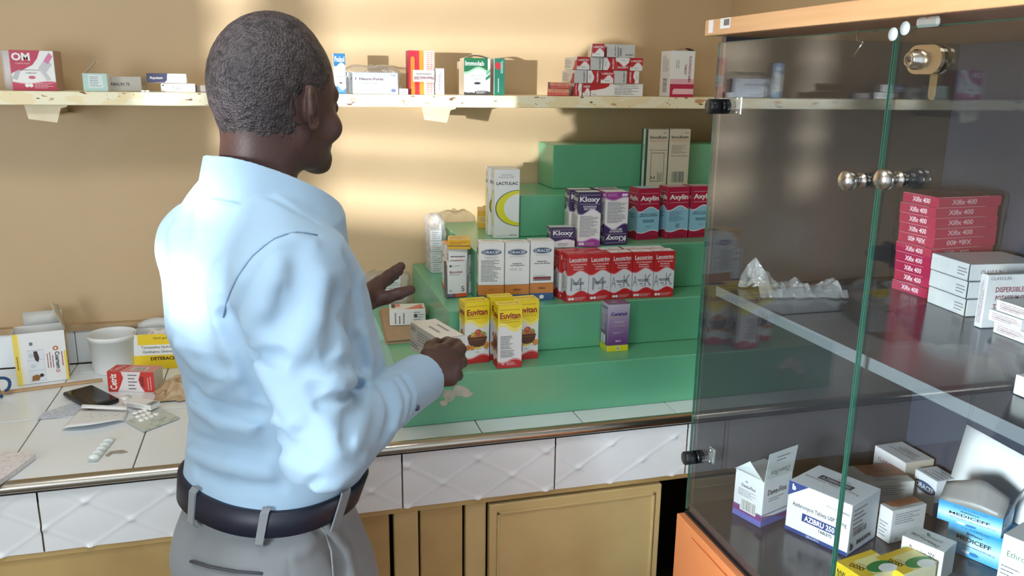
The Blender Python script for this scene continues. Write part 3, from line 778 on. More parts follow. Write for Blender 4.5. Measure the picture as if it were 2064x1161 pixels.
def hair_material():
    m = bpy.data.materials.new('tight_black_curls'); m.use_nodes = True; nt = m.node_tree; b = nt.nodes['Principled BSDF']
    tc = nt.nodes.new('ShaderNodeTexCoord'); v = nt.nodes.new('ShaderNodeTexVoronoi'); v.inputs['Scale'].default_value = 330
    n = nt.nodes.new('ShaderNodeTexNoise'); n.inputs['Scale'].default_value = 90; n.inputs['Detail'].default_value = 6; n.inputs['Distortion'].default_value = 1.2
    nt.links.new(tc.outputs['Object'], v.inputs['Vector']); nt.links.new(tc.outputs['Object'], n.inputs['Vector'])
    r = nt.nodes.new('ShaderNodeValToRGB'); r.color_ramp.elements[0].position = .35; r.color_ramp.elements[0].color = lin((34, 30, 32))+(1,)
    r.color_ramp.elements[1].position = .72; r.color_ramp.elements[1].color = lin((78, 68, 70))+(1,)
    nt.links.new(n.outputs['Fac'], r.inputs[0]); nt.links.new(r.outputs[0], b.inputs['Base Color'])
    b.inputs['Roughness'].default_value = .55; b.inputs['Specular IOR Level'].default_value = .5
    ad = nt.nodes.new('ShaderNodeMath'); ad.operation = 'ADD'; nt.links.new(v.outputs['Distance'], ad.inputs[0]); nt.links.new(n.outputs['Fac'], ad.inputs[1])
    bp = nt.nodes.new('ShaderNodeBump'); bp.inputs['Strength'].default_value = .55; bp.inputs['Distance'].default_value = .003
    nt.links.new(ad.outputs[0], bp.inputs['Height']); nt.links.new(bp.outputs[0], b.inputs['Normal'])
    return m
def cloth(name, c, c2, sc=5, weave=900, rough=.8):
    m = bpy.data.materials.new(name); m.use_nodes = True; nt = m.node_tree; b = nt.nodes['Principled BSDF']
    tc = nt.nodes.new('ShaderNodeTexCoord'); n = nt.nodes.new('ShaderNodeTexNoise'); n.inputs['Scale'].default_value = sc; n.inputs['Detail'].default_value = 3
    nt.links.new(tc.outputs['Object'], n.inputs['Vector']); mx = nt.nodes.new('ShaderNodeMixRGB'); mx.inputs[1].default_value = lin(c)+(1,); mx.inputs[2].default_value = lin(c2)+(1,)
    nt.links.new(n.outputs['Fac'], mx.inputs[0]); nt.links.new(mx.outputs[0], b.inputs['Base Color'])
    b.inputs['Roughness'].default_value = rough; b.inputs['Specular IOR Level'].default_value = .2; b.inputs['Sheen Weight'].default_value = .15
    n2 = nt.nodes.new('ShaderNodeTexNoise'); n2.inputs['Scale'].default_value = weave; nt.links.new(tc.outputs['Object'], n2.inputs['Vector'])
    bp = nt.nodes.new('ShaderNodeBump'); bp.inputs['Strength'].default_value = .15; bp.inputs['Distance'].default_value = .0006
    nt.links.new(n2.outputs['Fac'], bp.inputs['Height']); nt.links.new(bp.outputs[0], b.inputs['Normal'])
    return m

# ---- cheap smooth value noise for lumps
_rs = np.random.RandomState(7); _NG = _rs.rand(32, 32, 32).astype(np.float32)
def vnoise(p, f):
    q = p*f; i = np.floor(q).astype(int); t = q-i; t = t*t*(3-2*t); i &= 31; j = (i+1) & 31
    g = lambda a, b, c: _NG[a, b, c]
    x0, y0, z0, x1, y1, z1 = i[:, 0], i[:, 1], i[:, 2], j[:, 0], j[:, 1], j[:, 2]; tx, ty, tz = t[:, 0], t[:, 1], t[:, 2]
    A = g(x0,y0,z0)*(1-tx)+g(x1,y0,z0)*tx; B_ = g(x0,y1,z0)*(1-tx)+g(x1,y1,z0)*tx; C_ = g(x0,y0,z1)*(1-tx)+g(x1,y0,z1)*tx; D_ = g(x0,y1,z1)*(1-tx)+g(x1,y1,z1)*tx
    return (A*(1-ty)+B_*ty)*(1-tz)+(C_*(1-ty)+D_*ty)*tz-.5

V, Fc = surface_nets(body_fn, pw(0, 0, .88)-np.array([.36, .36, 0]), pw(0, 0, 1.76)+np.array([.48, .46, 0]), .0028)
person = mesh_obj('person', V, Fc, skin_material())
tag(person, 'man in light blue shirt and grey trousers seen from behind, hands over the green stand', 'person')

def hair_fn(p):
    q = p-H0; u, v, w = q@HF2, q@HR, q@HU
    d = smin(head_core(p), neck_shape(p), .022)
    # how far inside the hairline (positive = hair)
    temple = .056-.45*np.maximum(0, .045-w)+.0*u-.55*np.maximum(0, w-.05)+.35*np.maximum(0, .03-np.abs(v))
    front = temple-u+np.where(w > .085, 1.0*(w-.085), 0)
    nape = w-(-.046+np.clip((u+.03)*1.25, 0, .12))
    ear = np.sqrt(((u+.006)/.9)**2+(w+.008)**2)-.030
    ins = smin(smin(front, nape, .02), np.where(np.abs(v) > .045, ear, .1), .012)
    ins = ins+vnoise(p, 120)*.010+vnoise(p, 420)*.030*np.clip(1-np.abs(nape)/.03, 0, 1)
    th = np.clip(.0050*np.clip(ins/.040, -1, 1), -.006, .0050)
    bump = (vnoise(p, 330)+.5*vnoise(p, 600))*.0013*np.clip(ins/.02, 0, 1)
    return np.maximum(d-th-bump, -(d+.004))
V, Fc = surface_nets(hair_fn, H0-np.array([.125, .125, .10]), H0+np.array([.13, .13, .15]), .0024)
mesh_obj('hair', V, Fc, hair_material(), person)

# ---- shirt
CUFF = WRR+(WRR-ELR)/np.linalg.norm(WRR-ELR)*.004
CUFL = WRL+(WRL-ELL)/np.linalg.norm(WRL-ELL)*.004
uR = (WRR-ELR)/np.linalg.norm(WRR-ELR); uL = (WRL-ELL)/np.linalg.norm(WRL-ELL)
def shirt_base(p):
    a, b, z = to_abz(p)
    t = loft(p, TZ, TA, TD, TB, .006, z0=.965, z1=1.455)
    for s, S in ((1, SHR), (-1, SHL)):
        t = smin(t, cap(p, S+np.array([0, 0, .004]), pw(-.022, s*.045, 1.462), .052, .030), .045)
        t = smin(t, cap(p, S, pw(-.01, s*.06, 1.34), .060, .060), .04)
    t = smin(t, cap(p, pw(.004, 0, 1.38), pw(-.004, 0, 1.470), .090, .050), .035)
    t = smin(t, sph(p, pw(-.050, 0, 1.424), .036), .03)
    # hem rounds in above the belt
    sl = smin(cap(p, SHR, ELR, .070, .053), cap(p, ELR, WRR, .052, .0425), .020)
    sl = smin(sl, cap(p, ELR-PU*.006, ELR+(WRR-ELR)*.35-PU*.010, .050, .045), .02)
    kk = .006+.030*np.clip((p[:, 2]-1.27)/.10, 0, 1); t = smin(t, sl, kk)
    sl = smin(cap(p, SHL, ELL, .064, .056), cap(p, ELL, WRL, .056, .040), .022); t = smin(t, sl, .018)
    return t
def cuffs(p, t):
    for W, u in ((WRR, uR), (WRL, uL)):
        q = p-W; s_ = q@u; rr = np.sqrt(np.maximum(((q)**2).sum(-1)-s_**2, 0))
        c = np.maximum(rr-.0395, np.maximum(-.062-s_, s_-.006)); t = smin(t, c, .004)
        near = (np.abs(s_) < .12) & (rr < .12)
        t = np.where(near, np.maximum(t, s_-.006), t)
        t = np.where(near & (s_ > -.03), np.maximum(t, -(np.maximum(rr-.0345, -.025-s_))), t)
        t = np.where(near, np.maximum(t, 0.0+0*t-10) if False else t, t)
    return t
NK0, NK1 = pw(-.002, .008, 1.535), pw(.014, .006, 1.40)
def collar(p):
    a, b, z = to_abz(p)
    ax = (NK1-NK0)/np.linalg.norm(NK1-NK0); q = p-NK0; s_ = q@ax; r = np.sqrt(np.maximum((q**2).sum(-1)-s_**2, 0))
    rad = .0625+np.clip(s_, 0, .12)*.34
    rad = rad+.006*np.clip((a+.02)/.06, 0, 1)
    ztop = 1.522-.50*(a+.08)+.06*np.abs(b); zbot = ztop-.064-.42*np.clip(a+.01, 0, .1)
    d = np.maximum(np.abs(r-rad)-.0048, np.maximum(z-ztop, zbot-z)); 
    gap = .016+.25*np.maximum(0, 1.47-z)      # open at the throat
    return np.where(a > .03, np.maximum(d, gap-np.abs(b)), d)
FOLDS = []
def add_fold(pts, w, amp):
    q = [march(shirt_base, x, y) for x, y in pts]; q = [x for x in q if x is not None]
    for a, b in zip(q[:-1], q[1:]):
        if np.linalg.norm(a-b) < .25: FOLDS.append((a, b, w*.95, amp*1.35))
for pts, w_, am in [
    # shoulder seam of the right sleeve
    ([(642, 474), (600, 468), (555, 480), (510, 515), (478, 560), (456, 610), (450, 645)], .0030, -.0035),
    ([(632, 488), (596, 480), (560, 492), (520, 525), (490, 566), (470, 610)], .010, .0035),
    # armpit folds
    ([(452, 640), (475, 690), (510, 715), (560, 722)], .012, -.012), ([(470, 660), (500, 745), (520, 800)], .012, -.010),
    ([(500, 700), (540, 760), (590, 850)], .016, .008), ([(560, 540), (530, 620), (500, 660)], .016, .006), ([(600, 520), (590, 600), (560, 660)], .018, -.005),
    ([(655, 560), (640, 640), (600, 700)], .016, .006), ([(680, 600), (672, 700), (640, 780)], .014, -.006),
    # elbow crook, radiating
    ([(725, 775), (690, 800), (650, 815)], .010, -.009), ([(728, 790), (704, 835), (696, 880)], .012, -.005), ([(735, 765), (690, 770), (650, 760)], .012, .007),
    ([(735, 790), (735, 840), (720, 890)], .013, .004), ([(700, 740), (660, 730), (610, 745)], .013, -.006), ([(650, 840), (672, 880), (676, 915)], .014, .0025), ([(585, 840), (600, 880), (612, 905)], .012, -.003),
    ([(770, 780), (790, 830), (775, 880)], .010, -.006), ([(800, 765), (822, 800), (812, 848)], .0065, .006), ([(812, 758), (835, 792), (828, 836)], .005, -.006), ([(788, 772), (806, 820), (795, 865)], .008, .005),
    # waist sags
    ([(395, 790), (440, 822), (500, 835), (545, 828)], .012, -.008), ([(390, 815), (440, 850), (500, 862), (560, 850)], .014, .007),
    ([(380, 880), (450, 905), (520, 912), (600, 900)], .013, -.006), ([(385, 910), (460, 940), (540, 948)], .014, .006), ([(400, 950), (470, 975), (560, 985), (640, 970)], .010, -.005),
    ([(520, 830), (560, 880), (620, 930)], .012, -.007), ([(470, 760), (430, 790), (395, 800)], .012, .005), ([(640, 985), (680, 975), (730, 930)], .012, .005),
    # back
    ([(350, 470), (360, 560), (352, 640)], .020, .006), ([(400, 600), (410, 680), (440, 740)], .018, -.005), ([(440, 540), (430, 600), (440, 650)], .016, .005), ([(360, 700), (400, 740), (450, 760)], .014, .005),
    ([(700, 520), (718, 580), (725, 640)], .010, -.005), ([(735, 680), (745, 720), (742, 760)], .012, .005), ([(690, 640), (720, 690), (735, 740)], .010, -.006),
    ([(420, 352), (470, 362), (540, 392), (600, 425), (640, 446)], .005, -.004), ([(345, 455), (420, 470), (480, 480)], .003, -.0016),
]: add_fold(pts, w_, am)
def folds(p):
    o = np.zeros(len(p)); lo, hi = p.min(0), p.max(0)
    for a, b, w_, am in FOLDS:
        m = 3*w_; l2 = np.minimum(a, b)-m; h2 = np.maximum(a, b)+m
        if (l2 > hi).any() or (h2 < lo).any(): continue
        k = ((p > l2) & (p < h2)).all(1)
        if not k.any(): continue
        q = p[k]; ab = b-a; t = np.clip(((q-a)@ab)/(ab@ab+1e-12), 0, 1); d2 = ((q-a-t[:, None]*ab)**2).sum(1)
        # max-like accumulation along a polyline so joints do not double
        val = am*np.exp(-d2/w_**2); cur = o[k]; same = np.sign(cur) == np.sign(am)
        o[k] = np.where(same, np.where(abs(cur) > abs(val), cur+.25*val, val+.25*cur), cur+val)
    return o
def shirt_fn(p):
    base = shirt_base(p)
    near = np.abs(base) < .03; f = np.zeros(len(p))
    if near.any():
        q = p[near]; f[near] = folds(q)+vnoise(q, 16)*.0035+vnoise(q*np.array([1, 1, 2.0]), 34)*.0014
    t = base-f
    t = cuffs(p, t)
    a, b, z = to_abz(p)
    hem = 1.012-.012*np.exp(-((a-.0)**2+(b-.16)**2)/.01)
    near_b = (np.abs(a) < .2)
    r = np.minimum(1, 1)
    t = np.where(z < 1.06, np.maximum(t, hem-z), t)
    c = collar(p); 
    # neck opening
    ax = (NK1-NK0)/np.linalg.norm(NK1-NK0); q = p-NK0; s_ = q@ax; rr = np.sqrt(np.maximum((q**2).sum(-1)-s_**2, 0))
    t = np.maximum(t, -np.maximum(rr-.0585, s_-.055))
    t = np.minimum(t, c)
    return t
V, Fc = surface_nets(shirt_fn, pw(0, 0, .90)-np.array([.34, .34, 0]), pw(0, 0, 1.56)+np.array([.34, .42, 0]), .0027)
SHIRT = cloth('light_blue_shirt_cotton', (150, 177, 201), (160, 187, 209))
shirt = mesh_obj('shirt', V, Fc, SHIRT, person)

# ---- trousers, belt, shoes
LZ = np.array([.60, .72, .80, .88, .96, 1.03]); LD = np.array([.10, .125, .132, .128, .112, .108]); LB = np.array([.14, .165, .168, .160, .140, .136]); LA = np.array([0, .004, .006, .0, -.008, -.010])
TF = []
def trouser_base(p):
    t = loft(p, LZ, LA, LD, LB, 0., 2.3, z0=.68, z1=1.03)
    for s in (-1, 1):
        t = smin(t, chain(p, [pw(.0, s*.085, .83), pw(.025, s*.092, .47), pw(0, s*.10, .09)], [.092, .074, .062], .02), .03)
    t = smin(t, sph(p, pw(-.045, .065, .87), .082), .05); t = smin(t, sph(p, pw(-.045, -.065, .87), .082), .05)
    return t
def trouser_fn(p):
    a, b, z = to_abz(p); t = trouser_base(p)+vnoise(p, 9)*.006
    for (u, v_, w_, am) in TF:
        ab = v_-u; tt = np.clip(((p-u)@ab)/(ab@ab), 0, 1); t = t-1.8*am*np.exp(-((p-u-tt[:, None]*ab)**2).sum(1)/w_**2)
    return np.maximum(np.maximum(t, z-1.014), .035-z)
for pts, w_, am in [([(440, 1000), (437, 1080), (432, 1160)], .003, -.0015), ([(580, 1050), (585, 1161)], .003, -.0018), ([(640, 1060), (680, 1130), (690, 1161)], .007, -.006), ([(655, 1050), (700, 1110), (712, 1161)], .008, .005),
                    ([(460, 1075), (520, 1080), (575, 1070)], .010, -.003), ([(590, 1120), (620, 1100), (650, 1075)], .010, .004), ([(385, 1130), (440, 1150), (520, 1158)], .0045, -.004)]:
    q = [march(trouser_base, x, y) for x, y in pts]; q = [x for x in q if x is not None]
    TF += [(a, b, w_, am) for a, b in zip(q[:-1], q[1:])]
V, Fc = surface_nets(trouser_fn, pw(0, 0, .02)-np.array([.26, .26, 0]), pw(0, 0, .97)+np.array([.26, .26, 0]), .0045)
GREY = cloth('grey_trouser_cloth', (124, 128, 132), (134, 138, 142), 8, 700)
trousers = mesh_obj('trousers', V, Fc, GREY, person)
def ring_pt(th, z, g):
    """point on the waist outline"""
    A_ = np.interp(z, TZ, TD); B_ = np.interp(z, TZ, TB); c, s = math.cos(th), math.sin(th); e = 2/2.3
    a = np.interp(z, TZ, TA)+(A_+g)*math.copysign(abs(c)**e, c); b_ = (B_+g)*math.copysign(abs(s)**e, s); return pw(a, b_, z)
b = MB(); N = 72; vs = []
for k in range(N):
    th = 2*math.pi*k/N
    for z, g in ((.983, .012), (.985, .0155), (1.020, .0155), (1.022, .012), (1.022, .004), (.983, .004)): vs.append(ring_pt(th, z, g))
b.raw(vs, [(k*6+j, ((k+1) % N)*6+j, ((k+1) % N)*6+(j+1) % 6, k*6+(j+1) % 6) for k in range(N) for j in range(6)], mat('navy_leather_belt', (20, 24, 42), .5, bump=(60, .2, .001)), True)
b.build('belt', parent=person)
def loop_at(px):
    best = None
    for k in range(360):
        th = 2*math.pi*k/360; q = ring_pt(th, 1.0, .018); e = q-CAM; x = FPX*(e@CR)/(e@CF)+1032
        if (q-PO)[:2]@CF[:2] < 0 and (best is None or abs(x-px) < best[0]): best = (abs(x-px), th)
    th = best[1]; b = MB(); d = .045
    o = [[ring_pt(th+s*d, z, g) for s in (-1, 1)] for z, g in ((.969, .013), (.977, .0185), (1.023, .0185), (1.029, .014))]
    i_ = [[ring_pt(th+s*d, z, g-.003) for s in (-1, 1)] for z, g in ((.969, .013), (.977, .0185), (1.023, .0185), (1.029, .014))]
    vs = [q for r in o+i_ for q in r]
    fs = [(2*k, 2*k+1, 2*k+3, 2*k+2) for k in range(3)]+[(8+2*k+2, 8+2*k+3, 8+2*k+1, 8+2*k) for k in range(3)]+[(2*k, 2*k+2, 8+2*k+2, 8+2*k) for k in range(3)]+[(2*k+3, 2*k+1, 8+2*k+1, 8+2*k+3) for k in range(3)]
    b.raw(vs, fs, GREY); o = b.build('belt_loop', parent=trousers)
for x in (384, 523, 684): loop_at(x)
# welt pocket and front pocket edge drawn in cord
def seam(fn, pts, r, m, name, par):
    q = [march(fn, x, y) for x, y in pts]; q = [x for x in q if x is not None]
    q = [x-CF*.0007 for x in q]
    if len(q) > 1: b = MB(); b.tube(q, r, m, 8); b.build(name, parent=par)
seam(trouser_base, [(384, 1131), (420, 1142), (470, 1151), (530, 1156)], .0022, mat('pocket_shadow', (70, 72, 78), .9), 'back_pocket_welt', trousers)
seam(trouser_base, [(638, 1048), (656, 1075), (668, 1110), (672, 1161)], .0016, mat('grey_piping', (146, 149, 152), .8), 'front_pocket_edge', trousers)
for s in (-1, 1):
    sc_ = pw(.06, s*.10, .045); ax_ = np.array([PF, PR, PU])
    V, Fc = surface_nets(lambda p: np.maximum(smin(ell(p, sc_, ax_, (.135, .048, .045)), ell(p, pw(-.01, s*.10, .07), ax_, (.06, .042, .05)), .02), .006-p[:, 2]), sc_-.17, sc_+.17, .006)
    mesh_obj('shoe', V, Fc, mat('black_shoe_leather', (26, 24, 24), .35), person)
SEAMM = mat('blue_stitching', (118, 146, 172), .8)
seam(shirt_fn, [(640, 474), (620, 470), (600, 468), (577, 472), (555, 480), (532, 496), (510, 515), (493, 537), (478, 560), (466, 585), (456, 610), (450, 640)], .0011, SEAMM, 'sleeve_seam', shirt)
# cuff button
bt = march(shirt_fn, 840, 822)
if bt is not None:
    b = MB(); T = Matrix.Translation(Vector(bt)) @ (Vector(-CF).to_track_quat('Z', 'Y').to_matrix().to_4x4()); b.lathe([(0, .001), (.0045, .001), (.005, 0), (.005, -.002)], mat('dark_button', (60, 70, 92), .4), T, n=14)
    b.build('cuff_button', parent=shirt)
# ------------------------------------------------------------------ cartons
W_ = (236, 236, 234); K_ = (38, 38, 42); Z1, Z2, Z3, Z4 = SZ[0], SZ[1], SZ[2], SZ[3]; EPS = .0005
def spot(bl, br, z, top, y=None):
    if y is None:
        loc, rz, w = fit_z(bl, br, z)
        for i in range(1, 4):
            if abs(z-SZ[i]) < 1e-6 and loc[1] < SY[i]+.002: loc[1] = SY[i]+.002
    else:
        a = ony(*bl, y); b = ony(*br, y); a[2] = b[2] = z; loc = a; rz = 0.; w = float(b[0]-a[0])
    return loc, rz, w, fit_h(np.array(loc), bl[0], top)
def lift(loc, e=EPS): return (float(loc[0]), float(loc[1]), float(loc[2])+e)
def box_at(name, label, bl, br, z, top, d, art, c=W_, y=None, group=None, cat='medicine box', rz_add=0., tilt=None, h=None, w=None):
    loc, rz, w0, h0 = spot(bl, br, z, top, y)
    k = Carton(w or w0, d, h or h0, c); art(k)
    return k.put(name, lift(loc), rz+rz_add, label, cat, group, tilt), k, loc, rz
def box_left(name, label, fl, bk, z, top, w, art, c=W_, group=None, cat='medicine box', h=None):
    """placed by its bright left face: front-left bottom corner, back-left bottom corner"""
    a, b = onz(*fl, z), onz(*bk, z); dd = b-a; rz = math.atan2(dd[1], dd[0])-math.pi/2; d = float(np.hypot(dd[0], dd[1]))
    k = Carton(w, d, h or fit_h(a, fl[0], top), c); art(k)
    return k.put(name, lift(a), rz, label, cat, group), k, a, rz
def wave(v, amp, ph=0., f=1.): return lambda u: v+amp*math.sin(2*math.pi*f*u+ph)
def copy_thing(o, loc, rz=None, label=None):
    c = o.copy(); COL.objects.link(c); c.location = loc
    if rz is not None: c.rotation_euler = (0, 0, rz)
    if label: c['label'] = label
    for ch in o.children: q = ch.copy(); COL.objects.link(q); q.parent = c
    return c
YEL = (246, 218, 28); RED = (196, 38, 40)

# --- multivitamin syrup cartons on the first step
def art_euvitan(back=False):
    def f(k):
        for F in ('F', 'L', 'R'):
            k.band(F, wave(.62, .05, .4), 1, (250, 236, 130)); k.band(F, wave(.68, .045, .4), 1, YEL)
            k.band(F, 0, wave(.125, .03, 3.4), (226, 150, 150)); k.band(F, 0, wave(.10, .028, 3.4), RED)
            k.rect(F, .06, .925, .9, .93, (150, 40, 40))
            k.text(F, 'Euvitan', .5, .835, .10, (150, 26, 36), .84, bold=.03); k.rect(F, .06, .765, .94, .77, (150, 40, 40))
            k.text(F, 'Multivitamin Syrup', .5, .735, .026, (110, 110, 40), .76)
            if F == 'F' and back:
                k.fine(F, .1, .30, .62, .52, 9, (70, 70, 75), 3); k.fine(F, .1, .17, .9, .29, 5, (70, 70, 75), 5)
                k.text(F, 'AD', .22, .07, .04, W_, .12); k.fine(F, .36, .04, .92, .10, 3, (240, 225, 225), 2)
            else:      # basket of fruit
                for (u, v, r, c) in ((.22, .43, .12, (120, 50, 40)), (.36, .46, .13, (170, 176, 66)), (.54, .50, .14, (190, 84, 62)), (.72, .46, .14, (150, 160, 60)), (.66, .44, .11, (186, 90, 66)), (.42, .435, .11, (196, 120, 60))): k.disc(F, u, v, r, r*.40, c); k.disc(F, u-.03, v+.015, r*.4, r*.15, tuple(min(255, q+30) for q in c))
                k.area(F, [(.10, .43), (.90, .43), (.84, .33), (.74, .28), (.5, .265), (.28, .28), (.16, .33)], (88, 54, 38)); k.rect(F, .13, .385, .87, .397, (140, 92, 58)); k.rect(F, .17, .345, .83, .353, (120, 78, 50))
                for q in range(12):      # handles of the basket
                    pass
                for (u, v, r, c) in (
                                     (.12, .27, .10, (206, 110, 40)), (.29, .26, .09, (214, 140, 50)), (.88, .30, .09, (222, 150, 54)), (.86, .27, .10, (214, 140, 50))):
                    k.disc(F, u, v, r, r*.42, c)
                k.area(F, [(.38, .25), (.52, .235), (.66, .255), (.74, .31), (.70, .285), (.55, .262), (.44, .275)], (240, 206, 60)); k.text(F, '100ml', .5, .185, .02, K_, .16)
        k.rect('T', 0, 0, 1, 1, YEL); k.text('T', 'Euvitan', .5, .5, .35, (140, 60, 40), .8, rot=180); k.rect('T', 0, .04, 1, .06, (190, 160, 20))
    return f
EG = 'yellow and white syrup cartons on the lowest green step'
box_at('syrup_carton', 'yellow-topped fruit basket syrup carton, left end of its group on lowest green step', (937, 735), (986, 729.3), Z1, 611, .040, art_euvitan(), group=EG)
box_at('syrup_carton', 'yellow syrup carton half hidden behind the one turned to small print', (987.5, 726), (1033, 722), Z1, 601, .033, art_euvitan(), group=EG)
box_at('syrup_carton', 'yellow-topped fruit basket syrup carton, right end of its group on lowest green step', (1036, 727), (1084, 722), Z1, 607, .040, art_euvitan(), group=EG)
box_at('syrup_carton', 'yellow syrup carton showing small print, standing in front of its group', (1003, 743.5), (1051, 739.5), Z1, 617, .038, art_euvitan(True), group=EG, rz_add=-.0)
# --- purple syrup carton alone
def art_curamol(k):
    n = 16
    for F in ('F', 'L'):
        for i in range(n):
            t = i/(n-1); c = tuple(int(a*(1-t)+b*t) for a, b in zip((106, 62, 124), (196, 188, 206))); k.rect(F, 0, .13+.87*i/n, 1, .13+.87*(i+1)/n+.001, c)
        k.rect(F, 0, 0, 1, .13, (222, 216, 40)); 
    k.text('F', 'Curamol', .5, .80, .075, (32, 40, 120), .76, bold=.03); k.band('F', .735, wave(.742, .006), (200, 180, 90), .12, .8)
    k.text('F', 'Paracetamol', .52, .64, .022, W_, .5); k.text('F', '120mg / 5ml', .52, .61, .018, W_, .4); k.text('F', 'KWA WATOTO', .5, .545, .026, (238, 190, 140), .6)
    k.text('F', 'Manufactured by', .5, .41, .018, W_, .5); k.fine('F', .25, .38, .8, .395, 1, W_, 2); k.text('F', '60ml', .5, .225, .035, W_, .24, bold=.02); k.disc('F', .5, .065, .09, .04, W_); k.disc('F', .5, .065, .065, .028, (150, 160, 120))
    k.text('L', 'Curamol', .5, .92, .05, (32, 40, 120), .8, bold=.03); k.fine('L', .12, .42, .88, .82, 9, (230, 225, 235), 8); k.rect('L', .12, .15, .78, .34, W_); k.fine('L', .16, .16, .74, .33, 6, (90, 90, 90), 4)
    k.rect('T', 0, 0, 1, 1, (122, 84, 120)); k.fine('T', .3, .4, .7, .6, 2, W_, 2); k.seam((90, 60, 90))
box_at('syrup_carton', 'single purple syrup carton with yellow base on the lowest green step', (1223, 709.7), (1265, 706.6), Z1, 615, .043, art_curamol)
# --- white and orange suspension cartons
def art_oracef(kind):
    def f(k):
        for F in ('F', 'L', 'R'):
            k.rect(F, 0, .0, 1, .13, (52, 88, 134)); k.rect(F, 0, .13, 1, .295, (206, 128, 52)); k.rect(F, 0, .295, 1, .302, (120, 90, 70))
            k.disc(F, .5, .845, .40, .052, (40, 74, 116)); k.disc(F, .5, .845, .385, .046, W_); k.disc(F, .5, .845, .375, .042, (40, 74, 116))
            k.text(F, 'ORACEF', .5, .845, .045, W_, .64, bold=.02)
        if kind == 0:
            k.text('F', 'Powder for Oral', .5, .765, .02, K_, .5); k.text('F', 'Suspension', .5, .74, .02, K_, .36); k.fine('F', .1, .36, .9, .72, 15, (80, 80, 85), 4); k.text('F', '60ml', .5, .225, .03, (150, 90, 40), .2)
        elif kind == 1:
            k.text('F', 'Cefuroxime 125mg / 5ml', .5, .77, .018, (120, 120, 125), .6); k.text('F', 'Powder for', .5, .655, .024, K_, .38, bold=.02); k.text('F', 'Oral Suspension', .5, .622, .024, K_, .58, bold=.02)
            k.text('F', '10.6.12', .45, .56, .04, (170, 170, 172), .5, shear=.3); k.text('F', '100ml', .5, .215, .035, (92, 52, 24), .28, bold=.02)
        else:
            k.text('F', 'Cefuroxime 125mg / 5ml', .5, .77, .018, (120, 120, 125), .6); k.text('F', 'Poudre Pour', .5, .665, .024, K_, .42, bold=.02); k.text('F', 'Suspension Buvable', .5, .63, .024, K_, .68, bold=.02)
            k.text('F', 'Distributed by', .4, .43, .016, K_, .5); k.rect('F', .13, .365, .88, .395, (150, 30, 40)); k.rect('F', .13, .345, .88, .357, K_); k.rect('F', .13, .40, .88, .408, K_)
            k.text('F', '100ml', .5, .215, .035, (92, 52, 24), .28, bold=.02); k.disc('F', .5, .065, .10, .034, W_)
        k.text('L', 'ORACEF', .5, .845, .045, W_, .64, bold=.02); k.fine('L', .1, .4, .9, .7, 9, (150, 60, 60), 7)
        k.fine('T', .15, .5, .85, .75, 2, K_, 3); k.seam()
    return f
OG = 'white, orange and blue suspension cartons on the second green step'
box_at('suspension_carton', 'white and orange suspension carton densely printed in small text, left of three alike', (964, 611.5), (1015.5, 610.5), Z2, 490, .044, art_oracef(0), group=OG)
box_at('suspension_carton', 'white and orange suspension carton with faint handwriting, middle of three alike', (1017, 610), (1066, 608), Z2, 490.5, .044, art_oracef(1), group=OG)
box_at('suspension_carton', 'white and orange suspension carton with two dark stripes, right of three alike', (1067.5, 607), (1114.5, 605), Z2, 487, .042, art_oracef(2), group=OG)
# --- red suspension cartons, two rows
def art_leco(letters, white_top=False):
    def f(k):
        R_ = (200, 42, 44)
        for F in ('F', 'L', 'R'):
            k.rect(F, 0, 0, 1, 1, R_)
            k.band(F, wave(.175, .045, 3.6), wave(.615, .05, 4.0), (226, 130, 130)); k.band(F, wave(.19, .045, 3.6), wave(.595, .05, 4.0), (226, 228, 230))
        k.text('F', 'Lecotrim', .5, .885, .085, W_, .84, bold=.02); k.rect('F', .08, .832, .9, .838, W_)
        for q, t in enumerate(('Co-Trimoxazole', 'Paediatric', 'Suspension')): k.text('F', t, .52, .785-q*.052, .034, (250, 215, 210), (.74, .46, .50)[q], bold=.03)
        if letters == 'M': k.text('F', 'M', .42, .37, .27, (150, 158, 162), .52, bold=.0)
        else: k.text('F', 'K', .76, .39, .25, (150, 158, 162), .34); k.text('F', 'A', .12, .38, .24, (150, 158, 162), .22); k.rect('F', .34, .30, .5, .325, (150, 158, 162))
        k.text('F', 'SHAKE WELL BEFORE', .52, .40, .022, K_, .56, bold=.03); k.text('F', 'TAKING EACH DOSE', .52, .37, .022, K_, .5, bold=.03)
        k.text('F', '50ml', .5, .265, .022, K_, .16); k.text('F', 'PGM', .83, .27, .014, K_, .1)
        k.disc('F', .14, .065, .07, .03, W_); k.disc('F', .28, .065, .07, .03, W_); k.fine('F', .38, .03, .92, .10, 4, (240, 200, 200), 3)
        k.text('L', 'Lecotrim', .5, .885, .06, (240, 180, 175), .8); k.fine('L', .15, .66, .85, .82, 4, (240, 200, 200), 3); k.fine('L', .15, .24, .85, .55, 7, (90, 90, 95), 5)
        k.rect('T', 0, 0, 1, 1, W_ if white_top else (196, 60, 58))
        if not white_top: k.text('T', 'Lecotrim', .5, .6, .3, W_, .75, rot=180)
        else: k.rect('T', .4, .4, .55, .5, (150, 150, 150)); k.band('T', 0, wave(.12, .02), (196, 60, 58))
    return f
LG = 'red suspension cartons on the second green step'
fr = [((1141.7, 610), (1184, 607), 514, 'M', 0), ((1185.4, 607.3), (1228.5, 603.9), 513, 'M', 0), ((1230, 604), (1271.5, 601), 511, 'K', 1), ((1273, 601), (1314, 599.3), 509, 'K', 1), ((1315.5, 599.3), (1355.7, 597.5), 507.5, 'K', 1)]
nth = ('leftmost of the front row, beside the white and orange cartons', 'second from left in the front row', 'middle of the front row', 'second from right in the front row', 'right end of the front row')
